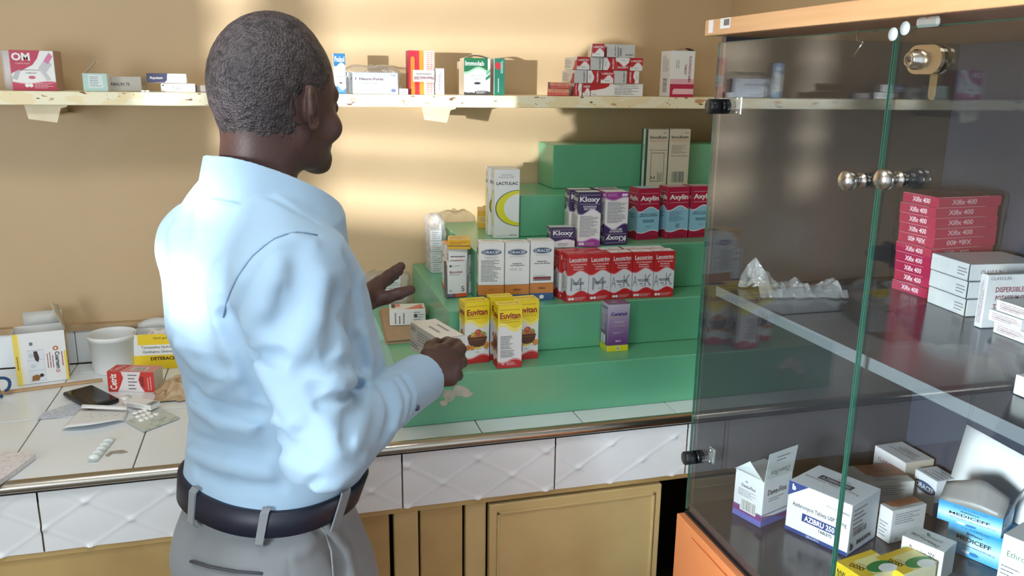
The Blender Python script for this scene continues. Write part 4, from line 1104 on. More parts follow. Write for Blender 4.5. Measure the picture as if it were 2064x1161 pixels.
bth = ('leftmost of the back row, its left side in view', 'second from left in the back row', 'middle of the back row', 'second from right in the back row', 'right end of the back row')
for i, (bl, br, tp, le, wt) in enumerate(fr):
    o, k, loc, rz = box_at('suspension_carton', 'red suspension carton, '+nth[i], bl, br, Z2, tp, .0370, art_leco(le, wt), group=LG)
    dv = np.array([-math.sin(rz), math.cos(rz), 0])
    o2 = copy_thing(o, tuple(np.array(lift(loc))+dv*.0382+np.array([-.006-.001*i, 0, 0])), rz, 'red suspension carton, '+bth[i])
# --- purple dry syrup cartons on the third step
PUR = (62, 44, 92); MAG = (160, 66, 150)
def art_kloxy(mode):
    def f(k):
        def up(F, inv, small=False):
            V = (lambda v: 1-v) if inv else (lambda v: v); rot = 180 if inv else 0
            top = .40 if small else .66
            def bd(lo, hi, c):
                if inv: k.band(F, (lambda u: 1-hi(1-u)) if callable(hi) else 1-hi, (lambda u: 1-lo(1-u)) if callable(lo) else 1-lo, c)
                else: k.band(F, lo, hi, c)
            bd(wave(top-.02, .05, 3.9), 1, (150, 120, 170)); bd(wave(top, .05, 3.9), 1, PUR)
            if small:
                k.text(F, 'Kloxy', .5, V(.73), .30, W_, .84, rot=rot, bold=.03); k.rect(F, .08, .555, .9, .565, W_); k.rect(F, .08, .92, .9, .93, W_)
                k.text(F, 'CLOXACILLIN', .5, V(.22), .05, K_, .44, rot=rot); k.text(F, 'DRY SYRUP', .5, V(.14), .05, K_, .36, rot=rot); k.text(F, '100ml', .5, V(.05), .03, K_, .14, rot=rot)
            else:
                k.text(F, 'Kloxy', .5, V(.865), .125, W_, .88, rot=rot, bold=.03); k.rect(F, .06, V(.955)-.002, .95, V(.955)+.002, W_); k.rect(F, .06, V(.79)-.002, .95, V(.79)+.002, W_)
                k.text(F, 'CLOXACILLIN', .5, V(.745), .035, W_, .58, rot=rot, bold=.03); k.text(F, 'DRY SYRUP', .5, V(.70), .035, W_, .5, rot=rot, bold=.03)
                bd(0, wave(.135, .03, 3.6), (200, 160, 205)); bd(0, wave(.115, .03, 3.6), MAG)
                a, b = (.18, .58) if not inv else (.42, .82); k.fine(F, .08, a, .92, b, 17, (110, 108, 120), 6)
                k.disc(F, V(.12) if not inv else .88, V(.055), .07, .025, W_); k.disc(F, V(.24) if not inv else .76, V(.055), .07, .025, W_); k.fine(F, .34 if not inv else .08, V(.055)-.03, .92 if not inv else .66, V(.055)+.03, 4, (225, 180, 220), 5)
        up('F', mode == 'inv', mode == 'small'); up('L', mode == 'inv', mode == 'small')
        if mode == 'inv': k.rect('T', 0, 0, 1, 1, (226, 222, 228))
        elif mode == 'small': k.rect('T', 0, 0, 1, 1, (200, 206, 206)); k.rect('T', 0, 0, 1, .3, PUR)
        else: k.rect('T', 0, 0, 1, 1, (222, 222, 222)); k.rect('T', 0, 0, 1, .22, PUR); k.rect('T', 0, .85, 1, 1, PUR)
    return f
KG = 'purple and white dry syrup cartons on the third green step'
o, k, loc, rz = box_at('dry_syrup_carton', 'tall purple and white dry syrup carton standing upright in front', (1170, 502), (1216, 501), Z3, 389, .050, art_kloxy('up'), group=KG)
copy_thing(o, (loc[0]-.004, loc[1]+.052, loc[2]+EPS), rz, 'tall purple and white dry syrup carton behind the upright front one')
o, k, loc, rz = box_at('dry_syrup_carton', 'magenta and purple dry syrup carton standing upside down', (1217.5, 495), (1263, 493), Z3, 388, .050, art_kloxy('inv'), group=KG)
k2 = Carton(k.w, .05, k.h, W_); art_kloxy('up')(k2); k2.text('T', 'Kloxy', .5, .55, .5, PUR, .7, rot=180, bold=.03)
k2.put('dry_syrup_carton', (loc[0]+.001, loc[1]+.053, loc[2]+EPS), rz, 'purple dry syrup carton behind the upside-down one', 'medicine box', KG)
box_at('dry_syrup_carton', 'short purple and white dry syrup carton, smallest of its group', (1118.5, 505.5), (1167.5, 504.5), Z3, 461, .046, art_kloxy('small'), group=KG)
# --- crimson and pale blue cartons
def art_axylin(v):
    def f(k):
        C = (172, 32, 68); B_ = (146, 196, 216)
        for F in ('F', 'L', 'R'):
            k.rect(F, 0, 0, 1, 1, C); k.band(F, wave(.15, .025, 3.4), wave(.60, .045, 4.1), W_); k.band(F, wave(.165, .025, 3.4), wave(.585, .045, 4.1), B_)
            k.text(F, 'Axylin', .52, .795, .125, W_, .84, bold=.03); k.rect(F, .1, .90, .92, .904, W_); k.rect(F, .1, .70, .92, .704, W_)
        if v == 0 or v == 2:
            k.text('F', 'AMPICILLIN + CLOXACILLIN', .5, .50, .022, (30, 60, 90), .76, bold=.03); k.text('F', 'POWDER FOR ORAL SUSPENSION', .5, .465, .022, (30, 60, 90), .84, bold=.03)
            k.text('F', 'SHAKE WELL BEFORE', .5, .38, .022, (30, 60, 90), .54, bold=.03); k.text('F', 'TAKING EACH DOSE', .5, .35, .022, (30, 60, 90), .5, bold=.03); k.text('F', '100ml', .5, .26, .022, (30, 60, 90), .2)
        else: k.fine('F', .12, .33, .8, .54, 8, (50, 80, 110), 4); k.bars('F', .42, .21, .6, .29, (90, 110, 120), 4, n=8)
        k.fine('F', .1, .03, .9, .09, 2, (140, 30, 60), 3)
        k.fine('L', .15, .4, .85, .52, 4, (50, 80, 110), 4)
        k.rect('T', 0, 0, 1, 1, (166, 190, 205) if v == 0 else (190, 160, 165)); k.rect('T', 0, 0, 1, .08, C); k.rect('T', .0, .0, .10, 1, C)
    return f
AG = 'crimson and pale blue cartons on the third green step'
for bl, br, tp, v, la in (((1282.6, 484.5), (1325.8, 482), 381, 0, 'crimson and pale blue carton with pale blue lid, left of three alike'), ((1340.8, 481.5), (1384.5, 479.5), 378, 1, 'crimson and pale blue carton with small print and barcode square, middle of three alike'),
                          ((1388.5, 479.3), (1432, 477.3), 376.5, 2, 'crimson and pale blue carton partly behind the glass cabinet edge, right of three alike')):
    box_at('powder_carton', la, bl, br, Z3, tp, .050, art_axylin(v), group=AG)
# --- old cream solution cartons near the top of the stand
def art_imo(v):
    def f(k):
        c = (206, 198, 176)
        k.text('F', 'Imodium', .5, .87, .05, (40, 44, 50), .8, bold=.02); k.rect('F', .08, .82, .92, .824, (190, 90, 70)); k.text('F', '1mg/5ml oral solution', .5, .80, .018, (190, 90, 70), .8)
        k.text('F', '100 ml oral solution', .5, .66 if v == 0 else .56, .02, K_, .8); k.text('F', '100 ml', .8, .94, .02, K_, .16)
        if v == 0:
            for a in ((.18, .14, .82, .148), (.18, .61, .82, .618), (.18, .14, .20, .618), (.80, .14, .82, .618)): k.rect('F', *a, (120, 112, 96))
            k.fine('F', .5, .16, .75, .32, 3, (90, 88, 84), 4, rot=True); k.text('F', 'M', .3, .2, .05, (80, 80, 86), .2, shear=.4)
        else: k.fine('F', .12, .60, .88, .74, 6, (130, 124, 112), 4); k.bars('F', .2, .12, .78, .30, (50, 90, 90), 4, n=12)
        k.rect('L', 0, 0, 1, 1, (30, 84, 70)); k.rect('L', .28, 0, .62, 1, (222, 218, 206)); k.text('L', 'PROCHEMIE', .45, .62, .2, K_, .26, rot=90); k.rect('T', 0, 0, 1, 1, (188, 178, 156)); k.rect('T', 0, .9, 1, 1, (40, 80, 70))
    return f
IG = 'cream oral solution cartons high on the green stand'
box_at('solution_carton', 'tall cream carton with dark green side and an empty outlined frame', (1301, 384), (1342, 384), Z4, 261, .042, art_imo(0), c=(206, 198, 176), y=-.212, group=IG)
box_at('solution_carton', 'tall cream carton with a barcode, right of the one with dark green side', (1343.5, 384), (1385, 384), Z4, 260.5, .042, art_imo(1), c=(206, 198, 176), y=-.214, group=IG)
# --- tall white laxative cartons
def art_lact(k):
    for F in ('F', 'L'):
        k.text(F, 'Lactulose', .5, .925, .026, (150, 150, 150), .42); k.text(F, 'Solution USP', .48, .89, .026, (150, 150, 150), .6)
        k.text(F, 'LACTULAC', .51, .80, .045, (36, 40, 52), .84, bold=.025)
        for (r, ofs, c) in ((1., 0., (56, 56, 104)), (.97, .02, (226, 222, 34)), (.80, .16, W_)):
            pts = []
            for q in range(19):
                a = math.radians(90+q*10); pts.append((min(.985, .98+.93*r*math.cos(a)*(1 if r > .9 else .88)+ofs*.4), .44+.265*r*math.sin(a)))
            k.area(F, pts, c)
        k.rect(F, .08, .035, .55, .038, (120, 120, 120)); k.text(F, 'Laxya', .76, .045, .03, K_, .3, shear=.3)
    k.seam()
TG = 'tall white cartons with a yellow crescent on the third green step'
o, k, loc, rz = box_at('laxative_carton', 'tall white carton with yellow crescent, the front one of its group', (995, 481), (1046, 480), Z3, 342, .044, art_lact, group=TG)
copy_thing(o, (loc[0]-.004, loc[1]+.046, loc[2]+EPS), rz, 'tall white carton with yellow crescent, behind the front one')
def art_yel(k):
    for F in ('F', 'L'): k.rect(F, 0, 0, 1, 1, (232, 178, 60)); k.rect(F, 0, .3, 1, .7, (236, 206, 130)); k.fine(F, .1, .35, .9, .65, 4, (190, 90, 50), 5)
    k.rect('T', 0, 0, 1, 1, (214, 170, 90))
box_at('medicine_carton', 'small yellow carton behind the tall white yellow-crescent cartons', (964, 460), (985, 460), Z3, 426, .085, art_yel)
# --- cluster at the left end of the second step
def art_fine(c=(120, 110, 120), rows=5, top=None):
    def f(k):
        for F in ('F', 'L'): k.fine(F, .1, .12, .9, .88, rows, c, 5+rows)
        k.fine('T', .1, .3, .9, .7, 3, c, 2); k.seam()
        if top: k.rect('T', .04, .04, .96, .96, top)
    return f
a = onz(870, 551, Z2); b_ = onz(852, 533, Z2); hh = .030
for q in range(4):
    k = Carton(.030, .075, hh-.001, W_); art_fine((150, 110, 110), 4)(k)
    k.put('tablet_box', (a[0]-.001*(q % 2), a[1], Z2+EPS+q*hh), .0, 'small white tablet box, %s of the wrapped stack on the second green step' % ('bottom', 'second from bottom', 'third from bottom', 'top')[q], 'medicine box', 'wrapped white boxes on the second green step')
a = onz(897, 560, Z2)
def art_gold(k):
    for F in ('F', 'L'): k.rect(F, 0, 0, 1, 1, (240, 184, 40)); k.rect(F, 0, .3, 1, .38, (60, 60, 90)); k.fine(F, .1, .5, .9, .85, 2, (150, 80, 30), 4)
    k.rect('T', 0, 0, 1, 1, (234, 198, 110)); k.fine('T', .1, .2, .9, .8, 4, (150, 80, 30), 4)
k = Carton(.055, .06, .022, W_); art_gold(k); zt = Z2+4*hh
g = onz(903, 502, 1.2275); 
k0 = Carton(.046, .050, 1.2265-Z2, W_); art_fine((120, 110, 120), 9)(k0)
k0.put('medicine_carton', (g[0]+.002, g[1]+.004, Z2+EPS), -.12, 'white carton hidden under the small golden box on the second green step', 'medicine box')
k.put('tablet_box', (g[0]-.001, g[1], 1.2275), -.22, 'small golden yellow box lying on top of the carton cluster', 'medicine box')
def art_zinc(k):
    k.rect('T', 0, 0, 1, 1, (206, 72, 88)); k.rect('T', 0, 0, .25, 1, (238, 150, 80))
    k.band('L', 0, wave(.11, .0), (206, 110, 60)); k.rect('L', .5, 0, 1, .09, (190, 60, 110)); k.text('L', 'Zimnat', .5, .74, .05, (190, 60, 80), .7, bold=.02); k.text('L', '20', .72, .2, .09, (70, 70, 76), .3)
    k.text('F', 'COSMOS', .55, .86, .03, (60, 60, 66), .5); k.disc('F', .18, .86, .05, .022, (120, 40, 60)); k.fine('F', .12, .66, .9, .78, 4, (110, 110, 116), 5); k.rect('F', 0, 0, 1, .1, (206, 110, 60))
a = onz(897, 587, Z2); b_ = onz(876, 577.5, Z2); dd = b_-a
k = Carton(.040, .050, fit_h(a, 897, 493), W_); art_zinc(k); k.put('tablet_box', lift(a), math.atan2(dd[1], dd[0])-math.pi/2-.35, 'white tablet box with crimson lid behind the leaning orange-edged box', 'medicine box')
def art_bico(k):
    k.disc('F', .2, .87, .06, .03, (80, 50, 60)); k.text('F', 'COSMOS', .48, .865, .03, (90, 100, 110), .36); k.text('F', 'Bicolex', .48, .70, .065, (150, 30, 60), .66, bold=.02); k.text('F', 'Bisacodyl', .42, .625, .038, (60, 110, 130), .5)
    k.text('F', '5', .80, .22, .14, (60, 60, 66), .16); k.rect('F', 0, 0, .42, .10, (110, 84, 110)); k.rect('F', .42, 0, 1, .10, (222, 94, 44)); k.text('F', '5mg', .2, .05, .03, W_, .14); k.fine('F', .1, .16, .35, .22, 2, K_, 2); k.rect('F', 0, .10, .02, .9, (80, 84, 96))
    k.rect('F', .975, .0, 1, .4, (222, 94, 44)); k.rect('L', 0, 0, 1, 1, (96, 98, 108)); k.rect('T', 0, 0, 1, 1, (210, 206, 200)); k.rect('T', .45, 0, .9, 1, (222, 110, 56)); k.rect('R', 0, 0, 1, 1, (222, 94, 44))
box_at('tablet_box', 'white and orange laxative tablet box at front left corner of the second step', (901.5, 602), (941, 598.5), Z2, 530, .020, art_bico, rz_add=0., tilt=(-.05, 0))[0].location.z += .0014
def art_bar(k): k.bars('F', .2, .3, .8, .75, K_, 4, horiz=True); k.text('F', 'A', .7, .86, .06, K_, .25, bold=.03); k.area('F', [(.3, 0), (1, 0), (1, .16)], (196, 50, 60)); k.rect('F', .0, .0, .08, .5, (60, 90, 150)); k.rect('T', 0, 0, 1, 1, (120, 150, 180))
box_at('medicine_carton', 'narrow white carton showing a barcode beside the orange-edged box', (943, 592), (956, 592), Z2, 513, .035, art_bar)
def art_blu(k): k.rect('L', 0, 0, 1, 1, (80, 110, 170)); k.rect('T', 0, 0, 1, 1, (150, 176, 200)); k.rect('F', 0, 0, 1, .4, (60, 70, 150)); k.rect('F', 0, .4, 1, .5, (200, 60, 100))
box_at('medicine_carton', 'blue and white carton tucked behind the narrow barcode carton', (937, 578), (953, 577), Z2, 506, .030, art_blu)

# --- lowest step, left end
b = MB(); cb = mat('brown_corrugated_card', (176, 148, 116), .85, noise=(30, .3))
pL = [onz(764, 628, Z1), onz(777, 695, Z1), onz(862, 688, Z1), onz(840, 624, Z1)]
names = ('bottom', 'middle', 'top')
for q in range(3):
    b = MB(); zz = Z1+EPS+.0036*q; s = (1.0, .97, .985)[q]; c0 = sum(pL)/4
    P4 = [c0+(p-c0)*s+np.array([.0015*q, .002*(q % 2), 0]) for p in pL]
    lo = [(p[0], p[1], zz) for p in P4]; hi = [(p[0], p[1], zz+.0032) for p in P4]
    b.raw(lo+hi, [(3, 2, 1, 0), (4, 5, 6, 7)][::1]+[(i, (i+1) % 4, 4+(i+1) % 4, 4+i) for i in range(4)], cb)
    tag(b.build('cardboard_sheet', world_origin=tuple(float(x) for x in (c0[0], c0[1], zz))), 'brown cardboard sheet, %s of three lying on the lowest green step' % names[q], 'cardboard sheet', 'cardboard sheets on the lowest green step')
ZCB = Z1+.0118
def art_salmon(k):
    k.area('T', [(.42, .12), (.92, .92), (.95, .12)], (222, 130, 116)); k.rect('T', .06, .35, .16, .95, (60, 56, 60)); k.rect('T', .16, .5, .3, .95, (222, 130, 116)); k.disc('T', .86, .3, .03, .05, (150, 50, 60))
    k.fine('F', .1, .1, .45, .9, 3, (110, 112, 118), 4, rot=True); k.disc('F', .72, .6, .05, .14, (50, 54, 60)); k.fine('F', .66, .12, .97, .9, 5, (120, 122, 128), 6); k.fine('L', .15, .2, .85, .8, 3, (120, 120, 126), 6)
a, rz, w, h = spot((786, 657), (858, 654.5), ZCB, 626)
k = Carton(w, .062, h, (226, 226, 222)); art_salmon(k); k.put('medicine_carton', lift(a), rz, 'white carton with salmon lid panel lying on the cardboard sheets', 'medicine box')
for q in range(3):
    o, k, a, rz = box_at('tablet_box', 'flat white wrapped tablet box behind the raised hand, %s of three' % names[q], (752, 613), (838, 606), Z1, 590, .085, art_fine((150, 110, 120), 2), h=.0245, w=.082, group='wrapped flat white boxes behind the hand')
    o.location.z += q*.0252
# --- box held in the right hand
zt = 1.152; A = onz(884, 684, zt); B_ = onz(827, 649, zt); C_ = onz(925, 671, zt); ld = B_-A; rz = math.atan2(ld[1], ld[0])-math.pi/2; dlen = float(np.hypot(*ld[:2])); wlen = float(np.hypot(*(C_-A)[:2])); hb = .056
k = Carton(wlen, dlen, hb, (222, 222, 216))
k.fine('L', .25, .45, .85, .85, 4, (120, 122, 128), 4); k.text('L', '(/)5', .6, .45, .2, (120, 122, 130), .2, shear=.2); k.fine('L', .02, .75, .2, .9, 2, K_, 3); k.rect('L', .02, .36, .98, .375, (90, 92, 96)); k.fine('L', .02, .12, .3, .32, 2, K_, 3); k.fine('T', .2, .3, .9, .7, 2, (140, 142, 148), 3, rot=True); k.rect('F', .1, .8, .3, .9, (120, 120, 120)); k.seam()
k.put('medicine_carton', (float(A[0]), float(A[1]), zt-hb), rz, 'plain white carton with grey print held in the right hand', 'medicine box')

# ------------------------------------------------------------------ upper wall shelf
ZSF = ZS
def shelf_box(name, label, x0, x1, top, y, d, art, c=W_, group=None, cat='medicine box', z=None, bot=190, rz=0., h=None, tilt=None):
    z = ZSF if z is None else z
    a = ony(x0, bot, y); b = ony(x1, bot, y); w = float(b[0]-a[0]); loc = np.array([a[0], y, z])
    k = Carton(w/math.cos(rz), d, h or fit_h(loc, x0, top), c); art(k)
    return k.put(name, lift(loc), rz, label, cat, group, tilt), k, loc
def art_om(k):
    C = (190, 46, 78)
    k.area('F', [(0, .42)]+[(u, .46+.02*math.sin(u*9)) for u in (.1, .2)]+[(.35, .56), (.5, .64), (.62, .80), (.70, 1), (0, 1)], C)
    k.text('F', 'OM', .25, .84, .20, W_, .42, bold=.04); k.text('F', 'CAPSULES', .28, .675, .035, (240, 200, 205), .32)
    k.area('F', [(.62, .55), (.80, .80), (.95, .66), (.78, .45)], (196, 196, 200)); k.area('F', [(.76, .74), (.90, .95), (.98, .86), (.86, .66)], (214, 120, 160)); k.area('F', [(.1, .48), (.22, .52), (.12, .26), (.0, .3)], (190, 190, 194)); k.area('F', [(.66, .5), (.78, .48), (.9, .28), (.8, .25)], (200, 200, 204))
    k.text('F', 'OMEPRAZOLE 20mg', .45, .51, .035, (90, 80, 90), .42); k.text('F', 'CAPSULES', .45, .44, .035, (90, 80, 90), .25); k.disc('F', .46, .33, .08, .04, (206, 90, 110))
    k.band('F', 0, wave(.21, .03, 2.6), (226, 150, 165)); k.band('F', 0, wave(.19, .03, 2.6), C); k.disc('F', .33, .13, .05, .05, W_); k.disc('F', .42, .13, .05, .05, W_); k.fine('F', .5, .05, .98, .2, 4, (240, 200, 210), 4)
    k.rect('R', 0, 0, 1, 1, (188, 150, 130)); k.rect('T', 0, 0, 1, 1, (150, 60, 80))
    k.rect('L', 0, 0, 1, 1, (214, 206, 208))
o, k, loc = shelf_box('capsule_box', 'large crimson and white capsule box at the left end of the wall shelf', 27, 115, 101, -.165, .075, art_om, bot=181)
b = MB(); b.sheet(lambda u, v: (-.0012-.019*u, .012+.004*u, v*k.h*.98), 3, 2, card((222, 214, 216)), thick=.0007); b.build('end_flap', parent=o)
def art_mint(k): k.rect('F', 0, 0, 1, 1, (180, 212, 204)); k.rect('F', .22, .2, .82, .92, (216, 226, 226)); k.fine('F', .28, .25, .78, .85, 6, (110, 124, 130), 5); k.rect('L', 0, 0, 1, 1, (150, 186, 168)); k.fine('L', .1, .1, .9, .4, 2, (150, 100, 90), 4); k.rect('T', .06, .06, .94, .94, (120, 140, 130))
o, k, loc = shelf_box('medicine_box', 'small mint green box with its lid flap raised on the wall shelf', 169, 218, 148, -.19, .05, art_mint, bot=183)
b = MB(); ac = card((208, 206, 190)); b.sheet(lambda u, v: (-.002+.026*u, .03+.012*v, k.h+.030*u-.002), 4, 3, ac, thick=.0008); b.sheet(lambda u, v: (.0245+.009*u, .03+.012*v, k.h+.028-.008*u+.004*math.sin(3*u)), 4, 3, ac, thick=.0008); b.build('lid_flap', parent=o)
def art_greg(k): k.text('F', 'GABALIN 75', .36, .48, .22, (70, 66, 66), .62, bold=.02); k.disc('F', .82, .84, .09, .09, (160, 158, 150)); k.disc('F', .82, .84, .085, .075, (190, 186, 176)); k.fine('R', .1, .4, .8, .7, 2, (90, 86, 86), 3)
shelf_box('capsule_box', 'low grey capsule box beside the small mint green box', 214, 286, 154, -.15, .10, art_greg, c=(186, 182, 172), bot=182)
def art_ray(k): k.area('F', [(0, 0), (.44, .05), (.5, .3), (.52, 1), (0, 1)], (66, 62, 98)); k.text('F', 'Rayzium', .24, .5, .34, W_, .32, bold=.02, shear=.2); k.fine('F', .5, .15, .92, .5, 3, (130, 130, 140), 3); k.disc('F', .86, .75, .08, .13, (216, 140, 130)); k.disc('F', .86, .75, .07, .10, W_); k.rect('T', 0, 0, 1, 1, (150, 140, 130)); k.text('F', '20g', .46, .3, .18, K_, .08)
def art_barc(k): k.bars('F', .28, .25, .62, .75, (120, 120, 120), 4, n=14); k.fine('F', .7, .3, .98, .8, 3, (110, 110, 110), 3); k.rect('F', .03, .72, .1, .84, K_)
o, k, loc = shelf_box('tube_box', 'white tube box with a barcode lying under the navy and white tube box', 325, 394, 168.5, -.165, .03, art_barc, bot=184)
zz = ZSF+k.h+.0012
shelf_box('tube_box', 'navy and white tube box lying on top of the barcode box', 298, 378, 148, -.168, .03, art_ray, z=zz, bot=184)
k = Carton(.055, .030, .016, (160, 150, 140), openf=(1,)); a = ony(397, 184, -.15); t = k.put('tube_box', (float(a[0]), -.15, ZSF+EPS), .12, 'open tube box holding a silver blister strip beside the barcode box', 'medicine box')
foil = mat('aluminium_foil', (190, 192, 196), .3, metal=1., bump=(60, .6, .003))
b = MB(); b.box((.004, .003, .002), (.05, .026, .004), foil, bev=.001)
for q in range(4): T = Matrix.Translation((.010+q*.011, .014, .004)); b.lathe([(.0048, 0), (.0045, .003), (.003, .0045), (0, .005)], foil, T, n=14)
b.build('blister_strip', parent=t)
for q, px in enumerate((288.5, 297.5)):
    a = ony(px, 183, -.208); b = MB(); b.lathe([(0, 0), (.004, 0), (.0046, .001), (.0046, .0028), (.004, .0038), (0, .0042)], mat('white_tablet', (240, 238, 232), .5), n=16)
    tag(b.build('tablet', loc=(float(a[0]), -.208, ZSF+EPS)), ('left' if q == 0 else 'right')+' of two loose white tablets on the shelf edge', 'tablet', 'loose tablets on the wall shelf')
def art_ped(k):
    B = (48, 122, 172); k.rect('F', 0, 0, 1, 1, (222, 224, 216)); k.band('F', wave(.73, .05, 3.8), 1, B); k.text('F', 'Pedsol', .5, .86, .14, W_, .84, bold=.02); k.band('F', 0, wave(.14, .05, .2), B); k.text('F', 'Prednisolone oral', .5, .43, .02, K_, .8); k.disc('F', .55, .27, .12, .025, (90, 90, 100)); k.fine('F', .3, .04, .95, .16, 4, (180, 210, 230), 3); k.rect('T', 0, 0, 1, 1, (190, 190, 186)); k.rect('L', 0, 0, 1, 1, (232, 232, 228)); k.band('L', 0, wave(.14, .05, .2), B)
shelf_box('syrup_carton', 'blue and white syrup carton on the shelf just right of the man\'s face', 675, 698, 108, -.17, .035, art_ped, bot=188)
def art_neuro(k): k.text('F', 'Neuro-Forte', .35, .70, .12, (120, 40, 60), .58, bold=.03); k.fine('F', .06, .48, .55, .54, 1, (140, 140, 146), 3); k.fine('F', .06, .14, .7, .22, 2, (120, 130, 150), 3); k.disc('F', .88, .17, .06, .08, (90, 110, 160)); k.text('F', '10 tabs', .88, .88, .06, K_, .1)
NG = 'plastic wrapped grey-white tablet boxes on the wall shelf'
o, k, loc = shelf_box('tablet_box', 'grey-white tablet box with red lettering, front of the plastic wrapped pack', 720, 803, 146, -.175, .018, art_neuro, c=(214, 218, 224), bot=190, group=NG)
for q in range(3): copy_thing(o, (loc[0]-.0085*(q+1), -.175+.020*(q+1), ZSF+EPS), 0, 'grey-white tablet box, %s behind the front of the wrapped pack' % ('first', 'second', 'third')[q])
film = clear_mat('clear_crinkled_film', (.96, .97, .98), 2.5, .12, .07, bump=(45, .8, .008))
film_d = clear_mat('cloudy_film', (.95, .96, .97), 3.0, .14, .16, bump=(50, 1., .010))
def film_shell(name, label, lo, hi, rz, loc, m=film, seed=1, amp=.005, cat='plastic wrap', taper=.6, n=12):
    """crumpled film thrown over a pile: four sides and a loose top"""
    rd = random.Random(seed); f1, f2, f3 = rd.random()*9, rd.random()*9, rd.random()*9
    def N(x, y, z): return amp*(math.sin(x*140+f1+z*60)+math.sin(y*120+f2)+math.sin(z*170+f3+x*50))
    b = MB(); x0, y0, z0 = lo; x1, y1, z1 = hi
    def pt(u, v):      # u around, v up then over the top
        P = [(x0, y0), (x1, y0), (x1, y1), (x0, y1), (x0, y0)]; s = u*4; i = min(3, int(s)); t = s-i
        x = P[i][0]*(1-t)+P[i+1][0]*t; y = P[i][1]*(1-t)+P[i+1][1]*t
        if v < .6: z = z0+(z1-z0)*v/.6; sc = 1+.04*v
        else: q = (v-.6)/.4; z = z1+.010*math.sin(q*2.5)*taper*2; sc = 1.02*(1-q*.92)
        cx_, cy_ = (x0+x1)/2, (y0+y1)/2; nn = abs(N(x, y, z)) if v > .03 else 0
        x = cx_+(x-cx_)*sc; y = cy_+(y-cy_)*sc; L = math.hypot(x-cx_, y-cy_)+1e-6
        return (x+nn*(x-cx_)/L, y+nn*(y-cy_)/L, z+(nn if v > .6 else 0))
    b.sheet(pt, 48, n*2, m); return tag(b.build(name, loc=loc, rotz=rz), label, cat)
film_shell('plastic_wrap', 'clear crinkled plastic wrap around the grey-white tablet boxes on the wall shelf', (-.030, -.004, 0), (k.w+.004, .085, k.h+.002), 0, (loc[0], -.175, ZSF+.001), seed=3, amp=.0022)
shelf_box('tablet_box', 'tiny white box lying between the wrapped pack and the orange striped box', 806, 823, 179, -.185, .03, art_fine((120, 130, 150), 2), bot=190)
def art_nrt(k):
    k.rect('F', 0, 0, .42, 1, (186, 36, 58)); k.rect('F', .42, 0, .60, 1, (226, 146, 44)); k.band('F', 0, 1, (196, 44, 60), .30, .42)
    k.area('F', [(.08, 0), (.24, 0), (.24, .80), (.22, .85), (.16, .87), (.10, .85), (.08, .80)], (228, 132, 40)); k.rect('F', .44, .0, .60, 1, (230, 150, 48)); k.rect('F', .60, 0, 1, 1, (232, 226, 224))
    for i in range(22):
        for j in range(5): k.rect('F', .68+j*.062, .02+i*.044, .715+j*.062, .045+i*.044, (200, 96, 66) if (j % 2) else (226, 150, 110))
    k.rect('F', .14, .29, 1, .56, (208, 202, 198)); k.text('F', 'Neurotol-200', .58, .375, .075, (120, 36, 66), .78, rot=180, bold=.02); k.text('F', 'CARBAMAZEPINE', .58, .47, .04, (90, 84, 96), .6, rot=180); k.rect('L', 0, 0, 1, 1, (150, 30, 50)); k.rect('T', 0, 0, 1, 1, (170, 160, 150))
shelf_box('tablet_box', 'upside-down orange and red striped tablet box on the wall shelf', 824.5, 875, 102, -.17, .045, art_nrt, bot=191.5)
def art_sm(k): k.fine('F', .3, .15, .7, .85, 2, (120, 126, 130), 3, rot=True); k.rect('R', 0, 0, 1, 1, (40, 40, 44))
shelf_box('medicine_carton', 'small white carton against the right side of the orange striped box', 878.5, 896, 138, -.175, .035, art_sm, bot=191.5)
def art_imm(k):
    G = (36, 112, 74); k.band('F', wave(.70, .07, 4.4), 1, G, 0, .9); k.text('F', 'Immolab', .40, .86, .13, W_, .72, bold=.02); k.band('F', wave(.64, .07, 4.4), wave(.70, .07, 4.4), (160, 200, 170), 0, .9)
    k.text('F', 'Loperamide 2mg', .5, .52, .04, (90, 96, 96), .58); k.text('F', 'Capsules', .5, .44, .04, (90, 96, 96), .32); k.disc('F', .5, .32, .13, .035, (60, 60, 66)); k.band('F', 0, wave(.10, .035, 3.6), (74, 66, 66)); k.disc('F', .36, .09, .05, .03, W_); k.fine('F', .46, .04, .85, .14, 3, W_, 3)
    k.area('F', [(.82, .60), (.98, .72), (.98, .62), (.86, .54)], (110, 180, 150)); k.area('F', [(.80, .46), (.98, .58), (.98, .48), (.84, .40)], (60, 130, 100)); k.rect('R', 0, 0, 1, 1, (190, 168, 142)); k.fine('R', .2, .1, .8, .9, 4, (120, 96, 80), 3, rot=True); k.rect('T', 0, 0, 1, 1, (150, 140, 120)); k.rect('L', 0, 0, 1, 1, (212, 196, 170))
o, k, loc = shelf_box('capsule_box', 'green and white capsule box with domed lid in the middle of the wall shelf', 935.5, 988, 117, -.175, .05, art_imm, bot=193.5)
b = MB(); b.sheet(lambda u, v: (k.w*u, .002+.03*v, k.h+.0003+.0085*math.sin(math.pi*u)*(1-.3*v)), 10, 3, card((176, 168, 148)), thick=.0007); b.build('lid_flap', parent=o)
shelf_box('medicine_carton', 'beige carton standing behind the left edge of the green and white capsule box', 926, 960, 124, -.115, .03, lambda k: None, c=(206, 188, 158), bot=193.5)
def art_grn(k): k.rect('F', 0, 0, 1, 1, (40, 116, 92)); k.disc('F', .35, .80, .28, .10, (190, 50, 60)); k.fine('F', .6, .6, .85, .95, 2, W_, 3, rot=True); k.fine('F', .3, .08, .5, .5, 1, W_, 3, rot=True)
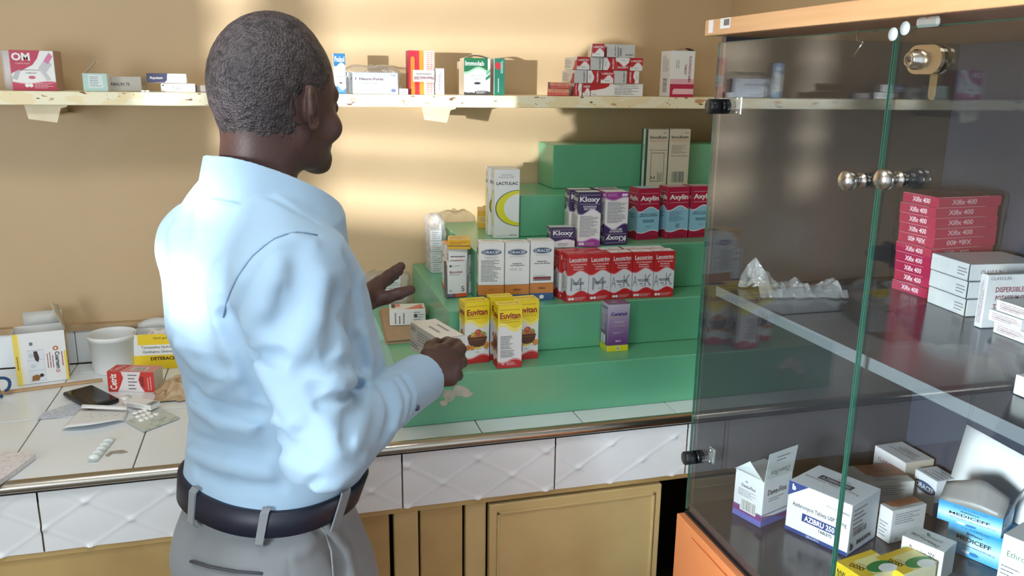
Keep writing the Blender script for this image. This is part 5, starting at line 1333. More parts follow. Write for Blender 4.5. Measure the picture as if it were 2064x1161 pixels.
shelf_box('capsule_box', 'dark green box with a red disc behind the green and white capsule box', 996, 1016.5, 118, -.165, .05, art_grn, bot=193.5)
def art_lig(k):
    k.rect('F', 0, 0, 1, .55, (196, 62, 48)); k.rect('F', 0, .5, 1, 1, (226, 150, 120)); k.text('F', 'Lignomed V.H', .5, .3, .4, (240, 170, 140), .9, rot=180); k.text('F', 'LUORINAL TABLET', .5, .76, .18, (150, 50, 50), .7, rot=180); k.rect('L', 0, 0, 1, 1, (84, 64, 92)); k.fine('L', .08, .2, .9, .85, 3, (210, 190, 210), 4); k.rect('T', 0, 0, 1, 1, (180, 110, 90))
LGG = 'small orange and purple boxes stacked on the wall shelf'
o, k, loc = shelf_box('tablet_box', 'small orange and purple box, lower of a stacked pair on the wall shelf', 1104, 1144, 180, -.185, .06, art_lig, bot=194.5, group=LGG, rz=.0)
o.rotation_euler.z = -.30
o2 = copy_thing(o, (loc[0]+.006, -.184, ZSF+EPS+k.h+.0008), -.22, 'small orange and purple box, upper of a stacked pair on the wall shelf')
# --- ointment boxes built into a little wall
def art_lab(v):
    C = (188, 44, 54)
    def f(k):
        if v == 0:     # red with wave
            k.band('F', wave(.42, .20, 3.9), 1, (226, 150, 150)); k.band('F', wave(.50, .20, 3.9), 1, C); k.text('F', 'LABESTEN', .5, .76, .15, W_, .84, bold=.02); k.text('F', '20 gm', .5, .2, .10, K_, .34)
        elif v == 1: k.rect('F', .0, .0, 1, 1, (204, 206, 204)); k.text('F', 'LABESTEN', .78, .5, .12, K_, .80, rot=-90, bold=.02)
        elif v == 2: k.area('F', [(.35, 0), (1, 0), (1, 1), (.30, 1), (.42, .75), (.55, .5), (.5, .25)], C); k.text('F', 'LABESTEN', .80, .5, .14, W_, .84, rot=-90, bold=.02); k.text('F', '20 gm', .2, .5, .12, K_, .3, rot=-90)
        elif v == 3: k.band('F', 0, wave(.50, .18, 1.0), C); k.text('F', 'LABESTEN', .5, .24, .15, W_, .84, rot=180, bold=.02); k.text('F', '20 gm', .5, .8, .10, K_, .34, rot=180)
        elif v == 4: k.area('F', [(0, 0), (.62, 0), (.66, .25), (.50, .5), (.52, .8), (.62, 1), (0, 1)], C); k.text('F', 'LABESTEN', .25, .5, .14, W_, .84, rot=90, bold=.02); k.text('F', '20 gm', .80, .5, .10, K_, .3, rot=90)
        elif v == 5: k.rect('F', 0, 0, 1, 1, (204, 206, 204)); k.text('F', 'LABESTEN', .68, .2, .14, K_, .5, rot=180, bold=.02); k.bars('F', .06, .1, .2, .7, K_, 3, horiz=True)
        elif v == 6: k.area('F', [(0, 1), (.36, 1), (.34, .8), (.26, .62), (.1, .5), (0, .45)], C); k.fine('F', .45, .12, .97, .72, 5, (90, 90, 96), 4); k.text('F', 'OINTMENT LOCAL ACTION', .72, .82, .08, (90, 90, 96), .36, rot=180); k.text('F', '20g', .07, .16, .1, K_, .05, rot=180)
        k.area('L', [(.66, 0), (1, 0), (1, .8), (.85, .7), (.80, .35)], (196, 90, 80)); k.fine('L', .05, .15, .6, .85, 5, (150, 130, 130), 6); k.fine('T', .2, .2, .8, .8, 2, (160, 150, 150), 3, rot=True)
    return f
LBG = 'red and white ointment boxes piled on the wall shelf'
rows4 = [ # (bottom row first) list of (x0, x1, variant)
    (0, [(1157, 1173, 4), (1174, 1190, 0), (1190.5, 1296, 6)], 'bottom row'),
    (1, [(1156.5, 1182, 1), (1183, 1208.5, 2), (1209.5, 1236, 0), (1237, 1262, 1), (1263, 1287, 4)], 'second row'),
    (2, [(1161, 1187, 0), (1188, 1212.5, 1), (1213.5, 1239, 2), (1240, 1266, 3), (1267, 1293, 0)], 'third row'),
    (3, [(1190, 1213, 0), (1220, 1242, 1), (1243, 1276, 5)], 'top row')]
hs = [fit_h(np.array([float(ony(1190, 194, -.185)[0]), -.185, ZSF]), 1190, 168), 0, 0, 0]; hs = [hs[0]]*4
posn = {3: ('left', 'middle', 'right'), 5: ('left end', 'second from left', 'middle', 'second from right', 'right end')}
desc = {0: 'with a red upper half', 1: 'showing a pale grey end', 2: 'with red right half', 3: 'printed upside down', 4: 'with red left half', 5: 'with grey end and barcode', 6: 'long side to the front'}
for r, items, rn in rows4:
    for q, (xa, xb, v) in enumerate(items):
        yy = -.185+.004*((q*7+r*3) % 3)
        a = ony(xa, 190, yy); b_ = ony(xb, 190, yy); w = float(b_[0]-a[0]); k = Carton(w-.0006, .034 if v == 6 else .10, hs[0]-.0008, W_); art_lab(v)(k)
        rz = 0.0
        if r == 3 and q == 0: rz = -.25
        if r == 0 and q == 1: rz = 0
        k.put('ointment_box', (float(a[0])+(.001 if rz else 0), yy, ZSF+EPS+r*(hs[0]+.0002)), rz, 'ointment box %s, %s of the %s' % (desc[v], posn[len(items)][q], rn), 'medicine box', LBG)
def art_flu(k):
    k.rect('F', 0, 0, 1, .28, (186, 40, 76)); k.rect('F', 0, .28, 1, .39, (226, 176, 188)); k.area('F', [(.12, .06), (1, .06), (1, .18), (.18, .18), (.12, .14)], (232, 190, 198)); k.text('F', 'FLUCONAZOLE 200MG', .80, .60, .10, (150, 40, 70), .56, rot=-90, bold=.02); k.text('F', 'TABLETS', .62, .60, .09, (150, 40, 70), .22, rot=-90, bold=.02); k.fine('F', .2, .62, .36, .92, 2, (140, 130, 134), 2, rot=True)
    k.fine('L', .2, .55, .8, .92, 4, (150, 140, 144), 3, rot=True); k.bars('L', .3, .1, .7, .4, (110, 104, 104), 3, horiz=True); k.rect('T', 0, 0, 1, 1, (150, 120, 110))
o, k, loc = shelf_box('tablet_box', 'tall white and crimson tablet box alone at the right of the wall shelf', 1349, 1396.5, 102, -.175, .065, art_flu, bot=194)
b = MB(); b.sheet(lambda u, v: (k.w*(.35+.65*u), .002+.03*v, k.h+.0003+.0075*math.sin(math.pi*u)), 8, 3, card((170, 130, 120)), thick=.0007); b.build('lid_flap', parent=o)
# ------------------------------------------------------------------ things on the counter at the left
PAPER = mat('white_paper', (232, 234, 236), .7)
def art_coar(k):
    k.rect('F', 0, 0, .10, 1, (240, 214, 96)); k.rect('F', .95, 0, 1, .6, (240, 214, 96)); k.rect('F', .10, 0, .13, 1, (244, 232, 180))
    k.text('F', 'Coartem', .82, .42, .09, (44, 44, 50), .34, rot=-90, bold=.03); k.text('F', 'D', .80, .20, .08, (190, 60, 40), .05, rot=-90, bold=.02); k.disc('F', .80, .66, .055, .045, (190, 110, 50)); k.disc('F', .80, .66, .025, .022, W_)
    k.fine('F', .60, .28, .75, .60, 3, (150, 70, 80), 3, rot=True); k.fine('F', .88, .3, .94, .62, 1, (190, 80, 60), 3, rot=True)
    k.rect('F', .24, .05, .56, .66, (226, 230, 236))
    for v in (.05, .26, .47, .66): k.rect('F', .24, v-.003, .56, v+.003, (170, 176, 190))
    k.area('F', [(.37, .64), (.44, .64), (.47, .50), (.44, .42), (.39, .46), (.37, .54)], (70, 50, 46)); k.disc('F', .32, .56, .05, .045, (200, 206, 216)); k.disc('F', .34, .35, .05, .035, (206, 210, 220))
    k.area('F', [(.28, .06), (.30, .16), (.40, .18), (.46, .14), (.42, .06)], (150, 104, 60)); k.disc('F', .48, .155, .04, .035, (50, 40, 38)); k.rect('F', .31, .76, .37, .82, (110, 120, 136)); k.fine('F', .02, .3, .08, .6, 1, (150, 120, 40), 3, rot=True)
    k.rect('R', 0, 0, 1, 1, (218, 184, 96)); k.fine('R', .2, .2, .8, .7, 3, (150, 120, 60), 4)
a, rz, w, h = spot((36.4, 778), (140.3, 765), ZC, 676)
k = Carton(w, .075, h, W_, openf=(1,)); art_coar(k); o = k.put('medicine_box', lift(a), rz, 'open white and yellow tablet box with instructions, flaps up, at the counter back', 'medicine box')
fl = card((206, 206, 202))
b = MB(); b.sheet(lambda u, v: (.022+(w-.026)*u, .074+.012*v, h+.032*v), 3, 2, fl, thick=.0007); b.build('back_flap', parent=o)
b = MB(); b.sheet(lambda u, v: (w+.003-.036*v+.012*v*v+.012*u*v, .002+.070*u*(1-.1*v), h+.072*v-.022*u*v), 3, 3, card((214, 206, 188)), thick=.0007); b.build('side_flap', parent=o)
# bucket
rim = onz(213, 760, ZC); c0 = onz(217, 748, ZC); PL = mat('white_bucket_plastic', (234, 236, 236), .3)
cc = (onz(173.5, 758, ZC)+onz(259, 755, ZC))/2; r0 = .5*float(np.linalg.norm(onz(173.5, 758, ZC)-onz(259, 755, ZC))); hb = .098
cc = cc+np.array([.012, .045, 0])
b = MB(); b.lathe([(0, .0), (r0*.98, 0), (r0, .002), (r0*1.11, hb-.012), (r0*1.135, hb-.012), (r0*1.15, hb), (r0*1.13, hb+.001), (r0*1.10, hb-.004), (r0*1.08, hb-.014), (r0*.97, .004), (0, .004)], PL, n=48)
tag(b.build('plastic_tub', loc=(float(cc[0]), float(cc[1]), ZC+EPS)), 'round white plastic tub without a lid at the back of the counter', 'tub')
b = MB(); lb = mat('torn_label', (190, 166, 150), .7)
def art_det(k):
    k.rect('F', 0, 0, 1, .40, (240, 206, 36)); k.rect('F', .12, .70, 1, 1, (240, 206, 36)); k.text('F', 'DETERACIN', .60, .30, .10, (60, 40, 24), .52, bold=.04); k.text('F', '25x5 gm', .55, .88, .07, (90, 80, 20), .26, bold=.02)
    k.text('F', 'Tetracycline Hydrochloride', .58, .62, .10, K_, .80); k.text('F', 'Ophthalmic Ointment USP', .58, .49, .10, K_, .76)
a, rz, w, h = spot((270, 746), (375, 741), ZC, 676)
k = Carton(w, .065, h, W_, openf=(1,)); art_det(k); o = k.put('ointment_box', lift(a), rz, 'open yellow and white eye ointment box beside the white plastic tub', 'medicine box')
b = MB(); b.sheet(lambda u, v: (.004+w*.9*u, .063+.006*v, h+.026*v*math.sin(math.pi*(.15+.8*u))), 8, 2, fl, thick=.0007); b.build('back_flap', parent=o)
b = MB(); b.sheet(lambda u, v: (w*.15+w*.7*u, .010+.045*v, h-.012+.016*math.sin(math.pi*u)*math.sin(math.pi*v)+.004*math.sin(17*u+5*v)), 12, 10, mat('crumpled_tissue', (226, 220, 216), .8, noise=(40, .5, .6, .62), c2=(176, 70, 70))); b.build('crumpled_leaflet', parent=o)
def art_cet(k):
    C = (206, 58, 50); k.rect('F', 0, 0, 1, 1, C); k.area('F', [(.20, 0), (.62, 0), (.78, .0), (.70, .30), (.66, .6), (.72, 1), (.30, 1), (.34, .7), (.28, .35)], (232, 224, 224)); k.text('F', 'Cetriz', .12, .5, .15, W_, .80, rot=90, bold=.03)
    k.fine('F', .44, .08, .66, .92, 5, (90, 84, 88), 4); k.bars('F', .70, .25, .78, .8, K_, 4, horiz=True); k.fine('F', .84, .1, .95, .8, 2, (240, 190, 190), 3, rot=True)
    k.rect('T', 0, 0, 1, 1, (222, 150, 146)); k.area('T', [(0, 0), (.25, 0), (.35, 1), (0, 1)], C); k.text('T', 'Cetriz', .14, .5, .15, (240, 220, 220), .8, rot=70); k.rect('T', .45, .2, .8, .7, (220, 214, 210)); k.bars('T', .5, .25, .75, .65, (90, 90, 90), 4, n=9)
    k.rect('R', 0, 0, 1, 1, (214, 208, 194))
a, rz, w, h = spot((219.3, 789.5), (313, 791), ZC, 749.5)
k = Carton(w, .050, h, W_); art_cet(k); k.put('tablet_box', lift(a), rz, 'red and white tablet box lying on its side in front of the white tub', 'medicine box')
# flat device with glossy screen
q = [onz(183, 775, ZC+.012), onz(126, 791, ZC+.012), onz(180, 820, ZC+.012), onz(240.6, 804, ZC+.012)]
ax = q[2]-q[1]; wd = float(np.linalg.norm(ax)); dp = float(np.linalg.norm(q[0]-q[1])); rz = math.atan2(ax[1], ax[0])
b = MB(); b.box((0, 0, 0), (wd, dp*1.02, .0105), BLK, bev=.0025); o = b.build('tablet_computer', loc=(float(q[1][0]), float(q[1][1]), ZC+.0022), rotz=rz); tag(o, 'small black touchscreen device lying flat on the tiled counter', 'tablet computer')
b = MB(); b.box((.006, .006, .0105), (wd-.010, dp-.004, .0109), mat('dark_screen_glass', (26, 28, 32), .05)); b.build('screen', parent=o)
def flat(name, pts, z, m, label, cat, group=None, thick=.0006, curl=None, part=None):
    P = [onz(x, y, ZC) for x, y in pts]; c = sum(P)/len(P); b = MB(); n = len(P)
    hi = [(p[0]-c[0], p[1]-c[1], z+thick+(curl(i) if curl else 0)) for i, p in enumerate(P)]; lo = [(x, y, zz-thick) for x, y, zz in hi]
    b.raw(lo+hi, [tuple(range(n))[::-1], tuple(range(n, 2*n))]+[(i, (i+1) % n, n+(i+1) % n, n+i) for i in range(n)], m)
    # orient upward
    return tag(b.build(name, loc=(float(c[0]), float(c[1]), ZC)), label, cat, group), c
LEAF = bpy.data.materials.new('printed_leaflet'); LEAF.use_nodes = True; nt = LEAF.node_tree; bs = nt.nodes['Principled BSDF']; tcn = nt.nodes.new('ShaderNodeTexCoord')
wv = nt.nodes.new('ShaderNodeTexWave'); wv.inputs['Scale'].default_value = 90; wv.inputs['Distortion'].default_value = 1; nz = nt.nodes.new('ShaderNodeTexNoise'); nz.inputs['Scale'].default_value = 160
mu = nt.nodes.new('ShaderNodeMath'); mu.operation = 'MULTIPLY'; rp = nt.nodes.new('ShaderNodeValToRGB'); rp.color_ramp.elements[0].position = .28; rp.color_ramp.elements[0].color = lin((222, 228, 238))+(1,); rp.color_ramp.elements[1].position = .42; rp.color_ramp.elements[1].color = lin((130, 146, 180))+(1,)
nt.links.new(tcn.outputs['Object'], wv.inputs['Vector']); nt.links.new(tcn.outputs['Object'], nz.inputs['Vector']); nt.links.new(wv.outputs['Fac'], mu.inputs[0]); nt.links.new(nz.outputs['Fac'], mu.inputs[1]); nt.links.new(mu.outputs[0], rp.inputs[0]); nt.links.new(rp.outputs[0], bs.inputs['Base Color'])
flat('leaflet', [(73.6, 846), (110, 843), (160, 837), (226, 826), (229, 818), (200, 812), (140, 815), (88, 832)], .0006, LEAF, 'folded printed leaflet partly under the black touchscreen device', 'leaflet')
# curled card label
P = [onz(124, 870, ZC), onz(252, 852, ZC), onz(259, 830, ZC), onz(163, 828, ZC)]; c = sum(P)/4
b = MB()
def cl(u, v):
    p = (P[0]*(1-u)+P[1]*u)*(1-v)+(P[3]*(1-u)+P[2]*u)*v; bow = -.022*math.sin(math.pi*u)*(1-v); d = (P[0]-P[3]); d = d/np.linalg.norm(d)
    p = p-d*bow*1.0; return (p[0]-c[0], p[1]-c[1], .003+.010*math.sin(math.pi*u)**.5*(1-v)+.002)
b.sheet(cl, 16, 6, PAPER, thick=.0006)
o = tag(b.build('paper_card', loc=(float(c[0]), float(c[1]), ZC)), 'curled white card with pencil writing in front of the touchscreen device', 'paper card')
b = MB(); pen = mat('pencil_grey', (150, 150, 156), .8); rd = random.Random(3)
for i in range(13):
    u, v = .25+.055*i, .55+.12*math.sin(i*1.7); p = cl(u, v); q2 = cl(u+.03, v+.1*(rd.random()-.3)); b.tube([(p[0], p[1], p[2]+.0006), (q2[0], q2[1], q2[2]+.0006)], .0003, pen, 5)
b.build('pencil_marks', parent=o)
b = MB(); T = onz(165, 834, ZC); T2 = onz(256, 838, ZC)
b.sheet(lambda u, v: ((T*(1-u)+T2*u)[0]-c[0]+.0, (T*(1-u)+T2*u)[1]-c[1]+.020*v, .014+.004*math.sin(3*v)), 6, 3, PAPER, thick=.0006)
b.build('folded_edge', parent=o)
# blister sachet with round tablets
foilm = mat('pale_printed_foil', (206, 216, 212), .35, bump=(70, .5, .002), metal=.25, noise=(60, .4, .55, .6), c2=(130, 150, 140))
TAB = mat('white_tablet', (240, 238, 232), .5)
o, c = flat('blister_pack', [(253.7, 852), (289.7, 873), (363, 845), (314, 821)], .0022, foilm, 'foil blister pack with ten round white tablets near the man\'s waist', 'blister pack', thick=.0012)
for i in range(3):
    for j in range(3 if i else 4):
        u, v = (i+.7)/3.6, (j+.8)/4.6; p = onz(253.7+(289.7-253.7)*(1-u)*.9+(314-253.7)*v+8, 846+(868-846)*(1-u)-(852-826)*v, ZC) if False else (onz(278, 853, ZC)*(1-v)+onz(322, 836, ZC)*v)*(1-i/2.)+(onz(266, 838, ZC)*(1-v)+onz(310, 826, ZC)*v)*(i/2.)
        b = MB(); b.lathe([(.0068, 0), (.0068, .0022), (.0056, .0036), (0, .004)], TAB, Matrix.Translation((p[0]-c[0], p[1]-c[1], .0035)), n=18); b.build('tablet', parent=o)
a, rz, w, h = spot((250, 826), (304, 836), ZC, 815)
k = Carton(w, .030, .012, W_); k.fine('F', .1, .2, .8, .8, 3, (120, 124, 130), 3); k.rect('T', .8, .1, .98, .9, (150, 160, 165)); k.text('T', 'OMG', .9, .5, .1, K_, .5, rot=90); k.seam(); p = k.put('tablet_box', (float(a[0]), float(a[1]), ZC+.0068), rz, 'flat white tablet box lying against the foil blister pack', 'medicine box')
p.location.y += .006; p.location.z = ZC+.0072
b = MB(); b.sheet(lambda u, v: (-.018*u, .004+.024*v, .009+.006*math.sin(2*u)), 3, 2, card(W_), thick=.0006); b.build('end_flap', parent=p)
# strip of five capsules with a foil scrap
o, c = flat('capsule_strip', [(177, 932), (197, 931.5), (233, 886), (214, 884)], .0016, foilm, 'strip of five white capsules near the counter\'s steel edge', 'blister pack')
for i in range(5):
    t = (i+.5)/5; p = onz(186+(222-186)*t, 928+(888-928)*t, ZC); b = MB(); b.lathe([(.0105, 0), (.0095, .004), (.006, .0068), (0, .0078)], mat('milky_blister', (222, 228, 226), .25), Matrix.Translation((p[0]-c[0], p[1]-c[1], .002)) @ Matrix.Scale(.62, 4, (0, 1, 0)), n=20); b.build('capsule', parent=o)
flat('foil_scrap', [(212, 919), (222, 911), (247, 908), (258, 912), (245, 914.5), (226, 915), (218, 921)], .001, mat('grey_foil_scrap', (176, 168, 156), .4, metal=.4), 'torn leaf-shaped foil scrap beside the strip of white capsules', 'foil scrap')
# paper pad
o, c = flat('paper_pad', [(-40, 950), (-20, 922), (49, 922.5), (73, 926), (26, 962), (-30, 1000)], 0.0, mat('ruled_form_paper', (226, 222, 222), .7, noise=(120, .35, .5, .6), c2=(190, 150, 160)), 'thick pad of printed forms at the counter\'s left end near the steel edge', 'paper pad', thick=.010)
o.location.z += .0016
# blue strap
b = MB(); bl = mat('blue_woven_strap', (30, 72, 120), .7, bump=(200, .6, .002)); c = onz(4, 800, ZC)
def loop(cx_, cz_, r, a0, a1, y=0): return [(cx_+r*math.cos(math.radians(a)), y+.004*math.sin(a*.05), cz_+r*.9*math.sin(math.radians(a))) for a in np.linspace(a0, a1, 22)]
b.tube(loop(0, .027, .020, -60, 240), .0036, bl, 10); b.tube(loop(-.012, .015, .011, -40, 300, -.012), .0034, bl, 10); b.tube([(-.05, .0, .006), (-.03, -.01, .008), (-.005, -.012, .006), (.006, -.02, .0045)], .0040, bl, 10)
tag(b.build('strap', loc=(float(c[0]), float(c[1]), ZC+.0035)), 'looped blue woven strap at the far left end of the counter', 'strap')
# wooden lath in front of the open boxes
p0, p1 = onz(8, 792, ZC), onz(212, 766, ZC); d = p1-p0; b = MB(); b.box((0, 0, 0), (float(np.hypot(d[0], d[1])), .012, .006), mat('raw_wood_lath', (196, 160, 120), .7, noise=(30, .4)), bev=.001)
o = b.build('wooden_lath', loc=(float(p0[0])-.004, float(p0[1])-.013, ZC+EPS), rotz=math.atan2(d[1], d[0])); tag(o, 'thin raw wooden lath lying in front of the open tablet box and tub', 'lath')
# crumpled brown paper beside the man
b = MB(); c = onz(352, 795, ZC); bp_ = mat('crumpled_tan_plastic', (196, 168, 132), .35, bump=(40, .8, .01), noise=(20, .5)); rd = random.Random(5); G = [[rd.random() for _ in range(14)] for _ in range(14)]
def cr(u, v):
    i, j = int(u*12), int(v*12); g = G[i][j]; e = math.sin(math.pi*u)*math.sin(math.pi*v)
    return (-.045+.13*u+.010*(g-.5), -.055+.15*v+.012*(G[j][i]-.5), .002+.034*e*(.4+g)+.002)
b.sheet(cr, 12, 12, bp_, smooth=False, thick=.0006)
tag(b.build('crumpled_bag', loc=(float(c[0]), float(c[1]), ZC)), 'crumpled tan plastic bag on the counter beside the man\'s waist', 'bag')

# ------------------------------------------------------------------ inside the display cabinet, shelf
ZI = ZSH+EPS
def art_xif(inv):
    def f(k):
        for F in ('L', 'F'):
            k.rect(F, 0, 0, 1, 1, (176, 40, 78)); k.text(F, 'Xifix 400', .52 if F == 'L' else .40, .5, .52, (240, 225, 230) if F == 'L' else (214, 180, 186), .48 if F == 'L' else .40, rot=180 if inv else 0, bold=.02); k.rect(F, 0, .96, 1, 1, (206, 110, 136)) if False else k.rect(F, 0, .97, .8, 1, (226, 190, 200))
        k.rect('T', 0, 0, 1, 1, (150, 34, 66))
    return f
a, b_ = onz(1868, 602, ZI), onz(1798, 580, ZI); dd = b_-a; rz = math.atan2(dd[1], dd[0])-math.pi/2; dl = float(np.hypot(dd[0], dd[1])); H = fit_h(a, 1868, 398); hx = H/10
ordn = ('bottom', 'second from bottom', 'third from bottom', 'fourth from bottom', 'fifth from bottom', 'sixth from bottom', 'fourth from top', 'third from top', 'second from top', 'top')
XG = 'crimson capsule boxes stacked ten high in the glass cabinet'
for q in range(10):
    k = Carton(.145, dl, hx-.0006, (176, 40, 78)); art_xif(q == 5)(k)
    k.put('capsule_box', (float(a[0])-.0010*q*.4+.0012*((q*3) % 4-1), float(a[1])+.0005*(q % 3), ZI+q*hx), rz, 'crimson box, %s of ten stacked in the cabinet%s' % (ordn[q], ', printed upside down' if q == 5 else ''), 'medicine box', XG)
film_shell('plastic_wrap', 'clear plastic film strapped around the stack of ten crimson boxes', (-.0045, -.004, 0), (.150, dl+.006, H+.004), rz, (float(a[0]), float(a[1]), ZI), seed=8, amp=.0012, taper=.1, m=clear_mat('tight_clear_film', (.985, .985, .985), .35, .10, 0., bump=(60, .8, .006)))
def art_clav(k):
    k.text('F', 'CLAVULIN', .30, .5, .3, (110, 96, 100), .30, bold=.02); k.fine('L', .70, .2, .94, .75, 3, (90, 90, 96), 3, ragged=True); k.rect('L', .97, 0, 1, 1, (60, 60, 64)); k.seam()
    k.rect('F', 0, 0, 1, .04, (90, 90, 94))
a0, b0 = onz(1944.7, 638.5, ZI), onz(1868, 608, ZI); H3 = fit_h(a0, 1944.7, 535)/3; dd = b0-a0; rz3 = math.atan2(dd[1], dd[0])-math.pi/2; dl = float(np.hypot(dd[0], dd[1]))
for q in range(3):
    k = Carton(.14, dl, H3-.0006, (214, 216, 218)); art_clav(k)
    k.put('antibiotic_box', (float(a0[0])+.004*q*.6, float(a0[1])+.004*q, ZI+q*H3), rz3, 'white box, %s of three stacked beside the crimson boxes in the cabinet' % names[q], 'medicine box', 'white boxes stacked beside the crimson ones')
def art_disp(k):
    for i, t in enumerate(('DISPERSIBLE AMOXICILLIN', 'POTASSIUM CLAVULANATE', 'TABLETS')): k.text('F', t, (.62, .58, .30)[i], .72-.16*i, .10, (130, 50, 60), (.95, .85, .34)[i], bold=.02)
    k.fine('L', .2, .08, .8, .92, 3, (130, 70, 76), 3, rot=True); k.text('F', 'CLAVULIN', .2, .93, .06, (90, 90, 96), .3)
a, b_ = onz(1975.7, 662, ZI), onz(1957, 657, ZI); dd = b_-a; dl = max(.016, float(np.hypot(dd[0], dd[1])))
k = Carton(.12, dl, fit_h(a, 1975.7, 555), (210, 210, 212)); art_disp(k); k.put('antibiotic_box', lift(a), rz3, 'white box with red capitals standing on its edge in the cabinet', 'medicine box')
def art_d2(k):
    k.fine('L', .12, .2, .95, .85, 4, (140, 90, 96), 3); k.text('L', 'POTASSIUM CLAVULANATE TABLETS', .6, .45, .16, (140, 60, 70), .75, rot=180); k.seam()
a = onz(2066, 694, ZI); b_ = onz(2000.5, 669, ZI); dd = b_-a; dl = float(np.hypot(dd[0], dd[1])); Hs = fit_h(b_, 2000.5, 647); rz4 = math.atan2(dd[1], dd[0])-math.pi/2
for q in range(3):
    k = Carton(.12, dl, Hs-.0005, (224, 222, 222)); art_d2(k); sh = (0, .010, .001)[q]
    k.put('antibiotic_box', (float(a[0])-.003*(q == 1), float(a[1])+sh, ZI+q*Hs), rz4, 'thin white box, %s of three stacked at the shelf\'s right end' % names[q], 'medicine box', 'thin white boxes at the right end of the cabinet shelf')
a = onz(2072, 806, ZI); b_ = onz(2041, 793, ZI); dd = b_-a
k = Carton(.06, float(np.hypot(dd[0], dd[1])), fit_h(b_, 2041, 755), (226, 228, 228)); k.seam(); k.put('antibiotic_box', lift(a), math.atan2(dd[1], dd[0])-math.pi/2, 'plain white box near the front edge of the cabinet shelf at the frame\'s edge', 'medicine box')
# loose plastic bag on the shelf
c = onz(1610, 592, ZI); b = MB(); rd = random.Random(11); G = [[rd.random() for _ in range(30)] for _ in range(12)]
e0 = onz(1528, 600, ZI)-c; e1 = onz(1706, 600, ZI)-c
def bag(u, v):
    p = e0*(1-u)+e1*u; i, j = int(v*8), int(u*24); g = G[i][j]; s = math.sin(math.pi*min(1, v*1.0))
    hgt = .010+.034*max(0, 1-u*2.2)+.012*math.sin(7*u+1)**2
    return (p[0]+.010*(g-.5), p[1]+.085*(v-.1)+.008*(g-.5), .001+hgt*s*(.5+.8*g)+.0012)
b.sheet(bag, 24, 8, clear_mat('crumpled_clear_plastic', (.93, .95, .97), 5., .10, .22, bump=(60, 1., .01)), smooth=False)
tag(b.build('plastic_bag', loc=(float(c[0]), float(c[1]), ZI)), 'crumpled clear plastic bag lying on the glass cabinet\'s shelf', 'plastic bag')

# ------------------------------------------------------------------ cabinet floor
ZF = ZB+.0165
def art_dawa(k):
    for F in ('L', 'F'):
        k.rect(F, 0, 0, 1, .17, (98, 104, 176)); k.band(F, wave(.10, .08, 1.2, .5) if F == 'F' else .12, wave(.20, .06, 2.6, .4) if F == 'F' else .24, (120, 60, 120), .0, 1); k.band(F, .245, .262, (50, 60, 120))
    k.rect('L', .25, .17, .80, .44, W_); k.bars('L', .28, .19, .78, .42, K_, 4, n=20); k.text('L', 'Dawa-Flox', .5, .72, .07, (90, 70, 100), .5, bold=.02); k.disc('L', .42, .82, .05, .02, (160, 160, 170)); k.fine('L', .15, .48, .85, .64, 5, (110, 106, 120), 4)
    k.text('F', 'Dawa-Flox', .48, .72, .12, (84, 76, 90), .66, bold=.02); k.fine('F', .2, .50, .8, .60, 2, (110, 106, 112), 4); 
    k.rect('L', 0, 0, 1, .04, (98, 104, 176))
o, k, a, rz = box_left('tablet_box', 'open white and purple tablet box with raised lid flap on the cabinet floor', (1532.4, 1064), (1476, 1033), ZF, 972, .085, art_dawa, c=(222, 226, 230))
b = MB(); w_, d_, h_ = k.w, k.d, k.h
b.sheet(lambda u, v: (0-.0005, d_*(1-u), h_) if v < .01 else (-.004*v, d_*(1-u*(1-0*v))*1, h_+.030*v*(1-abs(2*u-1))), 8, 3, card((214, 222, 226)), thick=.0007); b.build('gable_flap', parent=o)
kk = Carton(w_, .0009, .060, (206, 214, 214)); kk.text('F', 'Dawa-Flox', .5, .22, .20, (84, 76, 90), .66, rot=180); kk.fine('F', .3, .6, .8, .85, 2, (110, 110, 116), 4); f_ = kk.mb.build('lid_flap', parent=o); f_.location = (0, 0, h_); f_.rotation_euler = (.10, 0, 0)
def art_azi(k):
    B = (40, 66, 132)
    k.rect('L', 0, 0, 1, .075, B); k.area('L', [(0, 1), (.32, 1), (.0, .70)], B); k.text('L', 'b', .09, .90, .12, W_, .06, bold=.05)
    k.text('L', 'Azithromycin Tablets USP 250mg', .52, .57, .11, K_, .86, bold=.01); k.rect('L', .26, .30, .82, .46, B); k.text('L', 'AZIBRU 250', .54, .38, .11, W_, .48, bold=.03); k.text('L', 'TABLETS', .64, .245, .06, K_, .22, bold=.02); k.text('L', '10 x 1 x 6 Tablets', .80, .80, .05, K_, .36); k.text('L', 'BRAWN', .46, .037, .05, (210, 216, 230), .2)
    k.fine('F', .1, .45, .6, .9, 5, (120, 120, 124), 4); k.bars('F', .12, .34, .6, .46, (110, 110, 112), 4, n=20); k.text('F', 'BRAWN', .55, .17, .09, K_, .5, bold=.03); k.text('F', 'b', .13, .15, .16, K_, .1, bold=.05); k.rect('F', 0, 0, 1, .03, B)
    k.text('T', 'Azithromycin Tablets USP 250mg', .42, .52, .09, (70, 70, 76), .86, rot=-90); k.rect('T', .48, .25, .66, .78, (60, 64, 84)); k.text('T', 'AZIBRU 250', .57, .52, .10, (200, 200, 204), .46, rot=-90, bold=.02); k.text('T', 'TABLETS', .72, .45, .05, K_, .2, rot=-90)
box_left('tablet_box', 'large white and blue tablet box beside the purple one on the cabinet floor', (1706, 1122.5), (1581.5, 1065), ZF, 1020, .105, art_azi, c=(224, 228, 234))
